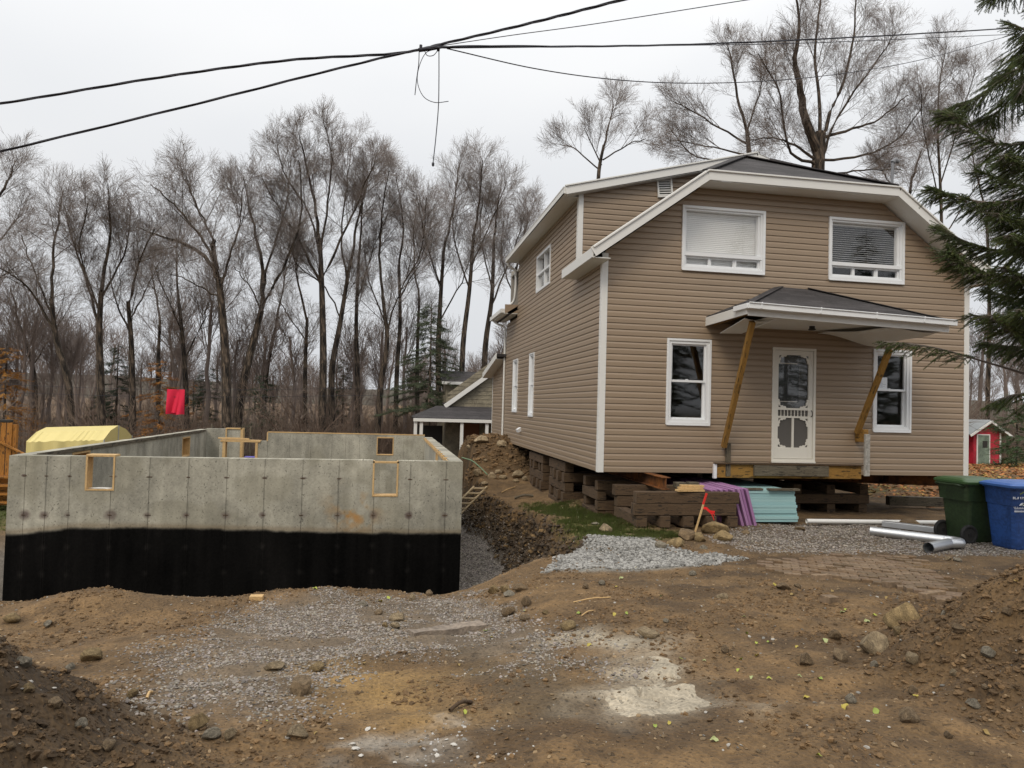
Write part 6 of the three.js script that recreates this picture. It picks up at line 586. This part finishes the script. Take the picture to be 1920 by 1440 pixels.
// boulders by the crib, the pile edge, the heap behind
const BG = 'boulders along the drive', BL = 'rounded ochre boulder beside the purple foam boards'; rock(1345, 992, 56, 24, BL, BG, 0, 'boulder'); rock(1358, 1006, 42, 24, BL, BG, 0, 'boulder'); rock(1314, 1008, 26, 22, BL, BG, 0, 'boulder'); rock(1288, 1004, 40, 20, BL, BG, 4, 'boulder'); rock(1270, 1018, 38, 20, BL, BG, 0, 'boulder'); rock(1400, 998, 18, 12, RL, RG); rock(1243, 1024, 24, 18, 'pale grey angular rock on the crushed stone', null, 3); rock(1138, 993, 28, 20, 'pale tan rock standing on the grass by the crushed stone', null, 2); rock(1180, 1003, 22, 9, 'low brown rock at the grass edge', null, 1); rock(1320, 1026, 18, 10, RL, RG, 3); rock(1502, 992, 20, 10, RL, RG); rock(1117, 982, 20, 6, RL, RG, 3); rock(1780, 1048, 14, 8, RL, RG); rock(1798, 1050, 18, 9, RL, RG); rock(1715, 985, 40, 16, 'brown lump of earth behind the metal duct', null, 4); rock(1745, 993, 12, 9, RL, RG, 2);
const HG = 'boulders at the foot of the far dirt heap', HL = 'tan boulder at the foot of the far dirt heap'; for (const [u, v, w, h] of [[896, 888, 20, 15], [922, 892, 20, 14], [945, 895, 16, 10], [972, 892, 26, 14], [935, 886, 14, 10], [968, 901, 14, 8], [985, 898, 12, 9], [908, 908, 14, 8]]) rock(u, v, w, h, HL, HG, 2, 'boulder'); const HT = 'tan boulder embedded in the top of the far dirt heap'; for (const [u, v, w, h] of [[905, 826, 34, 14], [940, 834, 26, 14], [880, 838, 14, 8], [850, 830, 14, 8], [910, 864, 8, 6]]) rock(u, v, w, h, HT, 'boulders in the far dirt heap', 2, 'boulder');
for (const [u, v, w] of [[50, 1290, 26], [100, 1320, 30], [150, 1360, 24], [40, 1240, 34], [200, 1400, 28], [130, 1250, 18], [20, 1400, 20], [1800, 1180, 24], [1860, 1230, 30], [1890, 1150, 20], [1830, 1320, 26], [1780, 1380, 18], [1760, 1200, 18], [1850, 1290, 16]]) rock(u, v, w, w * 0.7, 'stone half buried in a foreground dirt heap', 'stones in the foreground heaps', undefined);
// long concrete chunk, cement splash, white plaster chips
{ const a = gpt(770, 1192), b = gpt(905, 1174), d = b.clone().sub(a), c = a.clone().lerp(b, 0.5); const g = new THREE.BoxGeometry(d.length(), 0.11, 0.16, 40, 4, 6); const p = g.attributes.position; for (let i = 0; i < p.count; i++) { const x = p.getX(i), y = p.getY(i), z = p.getZ(i); p.setXYZ(i, x, y * (0.8 + 0.5 * fbm(x * 5, 2, 3)) + 0.03 * (fbm(x * 7 + 4, z * 9, 3) - 0.5), z * (0.65 + 0.7 * fbm(x * 4 + 7, 5, 3)) + 0.05 * (fbm(x * 3, 9, 2) - 0.5)); } g.computeVertexNormals(); const o = mesh('concrete_chunk', uvm(g), std({ color: rgb(0.30, 0.245, 0.195), map: grain, bumpMap: grainB, bumpScale: 0.012 })); o.position.set(c.x, ground(c.x, c.z) + 0.012, c.z); o.rotation.y = Math.atan2(-d.z, d.x); o.rotation.z = Math.atan2(d.y, Math.hypot(d.x, d.z)); tag(o, 'long pinkish grey concrete chunk half sunk in the gravel', 'concrete chunk'); }
{ const Rg = pxRegion([[1130, 1312], [1185, 1290], [1228, 1268], [1238, 1236], [1285, 1252], [1352, 1292], [1356, 1318], [1300, 1338], [1240, 1368], [1150, 1350]]); const N = 90, b = new MB(), id = new Map(); const put = (i, j) => { const k = i * 1000 + j; if (id.has(k)) return id.get(k); const x = lerp(Rg.x0 - 0.1, Rg.x1 + 0.1, i / N), z = lerp(Rg.z0 - 0.1, Rg.z1 + 0.1, j / N), w = inReg(Rg, x, z, 0.24); const cr = Math.abs(fbm(x * 3.2 + 9, z * 3.2, 3) - 0.5) < 0.012 ? 0.02 : 0; const y = ground(x, z) - 0.03 + 0.045 * sm(0.05, 0.9, w) + 0.035 * (fbm(x * 7, z * 7, 4) - 0.5) - cr; const v = b.v(x, y, z, 0, 1, 0, x, z); id.set(k, v); return v; }; for (let i = 0; i < N; i++) for (let j = 0; j < N; j++) b.i.push(put(i, j), put(i, j + 1), put(i + 1, j), put(i + 1, j), put(i, j + 1), put(i + 1, j + 1)); const g = b.geo(); g.computeVertexNormals(); const m = mesh('cement_splash', g, std({ color: rgb(0.50, 0.45, 0.36), map: soil, roughness: 0.95, bumpMap: soil, bumpScale: 0.02 })); tag(m, 'pale hardened cement splash crusted on the dirt', 'cement splash'); }
{ const g = stoneGeo(71, 1, 0.3, 0.6); const m = std({ color: rgb(0.5, 0.48, 0.44), roughness: 0.8 }); for (const [u, v, w] of [[690, 1368, 16], [702, 1367, 8], [837, 1388, 14], [851, 1398, 18], [820, 1418, 14], [660, 1396, 18], [676, 1418, 14], [896, 1420, 10], [640, 1386, 14], [668, 1406, 22], [740, 1430, 12], [1205, 1232, 6], [764, 1420, 9], [1000, 1400, 7]]) { const p = gpt(u, v), s = w * 0.75 / FPX * p.length() / 2; const o = mesh('plaster_chip', g, m); o.position.copy(p).add(V(0, s * 0.25, 0)); o.scale.set(s, s, s * 0.8); o.rotation.set(hash(u, 4) * 0.8 - 0.4, hash(u, v) * 6, hash(v, 4) * 0.8 - 0.4); tag(o, 'white plaster chip among the rubble on the dirt', 'chip', 'white chips on the dirt'); } }
// yellow-green fallen leaves
{ const s = new THREE.Shape(); s.moveTo(-0.5, 0); s.quadraticCurveTo(-0.3, 0.42, 0.1, 0.36); s.quadraticCurveTo(0.45, 0.3, 0.6, 0); s.quadraticCurveTo(0.45, -0.3, 0.1, -0.36); s.quadraticCurveTo(-0.3, -0.42, -0.5, 0); const g = new THREE.ShapeGeometry(s, 4); const p = g.attributes.position; for (let i = 0; i < p.count; i++) p.setZ(i, 0.5 * Math.abs(p.getY(i)) - 0.35 * p.getX(i) ** 2 + 0.12 * Math.sin(p.getX(i) * 9)); g.rotateX(-Math.PI / 2); g.computeVertexNormals(); const ms = [[0.34, 0.38, 0.06], [0.25, 0.31, 0.06], [0.38, 0.31, 0.06], [0.33, 0.36, 0.16], [0.26, 0.18, 0.06]].map(c => std({ color: rgb(...c), side: THREE.DoubleSide, roughness: 0.7 }));
  for (const [u, v, w] of [[1485, 1117, 13], [1561, 1110, 10], [1452, 1098, 10], [1394, 1159, 12], [1547, 1203, 18], [1400, 1189, 10], [1315, 1196, 12], [1420, 1231, 13], [1390, 1237, 11], [1368, 1232, 9], [1384, 1258, 11], [1410, 1272, 14], [1443, 1274, 12], [1512, 1311, 16], [1585, 1328, 20], [1642, 1337, 18], [1717, 1309, 14], [1538, 1275, 14], [1340, 1391, 20], [1848, 1377, 18], [1580, 1150, 12], [1585, 1144, 10], [1626, 1167, 14], [1640, 1156, 12], [1662, 1122, 10], [1757, 1103, 8], [1755, 1082, 7], [910, 1185, 14], [1085, 1152, 14], [1152, 1154, 14], [1174, 1152, 12], [984, 1147, 9], [1006, 1104, 9], [1240, 1119, 9], [1165, 1086, 12], [1155, 1102, 10], [712, 1129, 14], [728, 1123, 12], [590, 1105, 12], [1105, 1211, 14], [921, 1197, 10], [1050, 1246, 9], [872, 1337, 13], [860, 1248, 12], [683, 1246, 10], [1228, 1364, 14], [1255, 1358, 12], [1276, 1238, 11], [1192, 1066, 9], [1440, 1205, 8], [1536, 1420, 16], [592, 1376, 10], [1500, 1270, 10], [1905, 1092, 10], [500, 1354, 8], [1320, 1240, 9], [1494, 1214, 9], [1418, 1207, 9]]) { const q = gpt(u, v), k = w * 0.72 / FPX * q.length(); const o = mesh('fallen_leaf', g, ms[Math.floor(hash(u, v) * 5)]); o.position.copy(q).add(V(0, k * 0.16 + 0.004, 0)); o.scale.setScalar(k); o.rotation.set(rr(-0.5, 0.5), rr(0, 6.3), rr(-0.5, 0.5)); tag(o, 'yellowish fallen leaf on the brown dirt', 'leaf', 'fallen leaves on the dirt'); } }
// sticks and scrap
{ const stick = (u0, v0, u1, v1, r, label, mat) => { const a = gpt(u0, v0), b = gpt(u1, v1); const m = a.clone().lerp(b, 0.5); m.y = Math.max(m.y, ground(m.x, m.z)) + r * 2; const o = mesh('stick', tube([V(0, r, 0), m.clone().sub(a).add(V(0, 0.01, 0.005)), b.clone().sub(a).add(V(0, r, 0))], r, 6, 10), mat); o.position.copy(a); tag(o, label, 'stick', 'sticks on the dirt'); }; stick(843, 1336, 884, 1320, 0.012, 'dark broken stick lying on the tan sand', M.oldWood); stick(1075, 1130, 1145, 1121, 0.006, 'thin pale stick near the white leaves', M.newWood); stick(1090, 1156, 1112, 1146, 0.006, 'short pale twig on brown dirt above the cement splash', M.newWood); stick(940, 924, 966, 914, 0.012, 'pale stick lying by the bank top', M.newWood); stick(275, 1312, 285, 1300, 0.009, 'small pale wood splinter by the left heap', M.newWood); stick(965, 936, 1000, 932, 0.03, 'short pale driftwood log on the grass bank', M.grayWood); stick(1690, 975, 1740, 988, 0.012, 'bent thin brown stick behind the duct', M.oldWood);
  const p = gpt(481, 1124); const o = mesh('wood_block', bx(0.14, 0.05, 0.1, 0, 0.02, 0, 0.004), M.newWood); o.position.copy(p); tag(o, 'small pale wood block on the gravel crest before the wall', 'wood block'); }
// ---------- overhead cables ----------
{ const W = (name, label, pts, r, strands = 1, twist = 0) => { const P = pts.map(([u, v, z]) => onZ(u, v, z)); const c = new THREE.CatmullRomCurve3(P, false, 'centripetal'); const o = P[0].clone(), g = thing(name, label, 'cable', o.toArray(), 0, 'overhead cables'); const N = 220; for (let s = 0; s < strands; s++) { const q = []; for (let i = 0; i <= N; i++) { const t = i / N, p = c.getPoint(t).sub(o); if (strands > 1) { const a = t * twist * 6.283 + s / strands * 6.283; p.y += Math.cos(a) * r * 1.25; p.z += Math.sin(a) * r * 1.25; } q.push(p); } const b = new MB(); b.limb(q, r, r, 6); mesh('strand', b.geo(), M.cable, g); } return g; };
  W('power_cable', 'thick twisted overhead cable rising past the splice', [[-150, 212, -8.4], [0, 194, -8.2], [300, 145, -7.8], [550, 112, -7.5], [760, 98, -7.35], [830, 82, -7.3], [1000, 42, -6.6], [1165, 0, -6.0], [1400, -60, -5.4]], 0.0065, 3, 9);
  W('power_cable', 'twisted overhead cable running level to the spruce', [[-150, 318, -8.0], [0, 284, -7.9], [380, 192, -7.6], [640, 127, -7.4], [790, 93, -7.32], [850, 88, -7.3], [1100, 87, -8.4], [1300, 83, -9.4], [1600, 70, -11], [1920, 52, -13], [2200, 40, -15]], 0.006, 3, 8);
  W('telephone_wire', 'thin overhead wire climbing steeply right of splice', [[826, 86, -7.3], [960, 66, -7.0], [1100, 47, -6.7], [1400, 0, -6.2], [1600, -30, -5.9]], 0.004);
  W('telephone_wire', 'thin level overhead wire just under the twisted cable', [[840, 90, -7.3], [1200, 86, -8.8], [1500, 81, -10.4], [1860, 66, -12.6], [2200, 52, -15]], 0.006);
  W('telephone_wire', 'slack sagging overhead wire in front of the bare trees', [[838, 91, -7.3], [1000, 128, -7.7], [1150, 149, -8.2], [1300, 156, -8.8], [1500, 147, -9.8], [1700, 118, -11], [1860, 76, -12.2], [2200, -20, -15]], 0.006);
  const s = thing('cable_splice', 'black cable splice with loose wires hanging down', 'cable splice', onZ(805, 90, -7.32).toArray()); const L = (pts) => pts.map(([u, v]) => onZ(u, v, -7.32).sub(s.position)); mesh('splice_sleeve', tube(L([[785, 94], [805, 91], [828, 85]]), 0.022, 8, 8), M.cable, s); for (const u of [789, 822]) mesh('clamp', bx(0.03, 0.06, 0.04, ...L([[u, 90]])[0].toArray(), 0.006), M.cable, s); const wire = (pts, r) => mesh('loose_wire', tube(L(pts), r, 6, 40), M.cable, s); wire([[786, 94], [785, 120], [781, 150], [778, 178]], 0.005); wire([[823, 88], [823, 150], [822, 200], [817, 260], [812, 305]], 0.0055); wire([[820, 92], [800, 98], [786, 125], [783, 155], [795, 182], [815, 192], [841, 190]], 0.0038); wire([[796, 95], [801, 104], [812, 104], [822, 93]], 0.004); mesh('wire_tip', new THREE.SphereGeometry(0.014, 8, 6).scale(1, 1.8, 1).translate(...L([[812, 308]])[0].toArray()), M.cable, s); }
renderer.render(scene, camera);
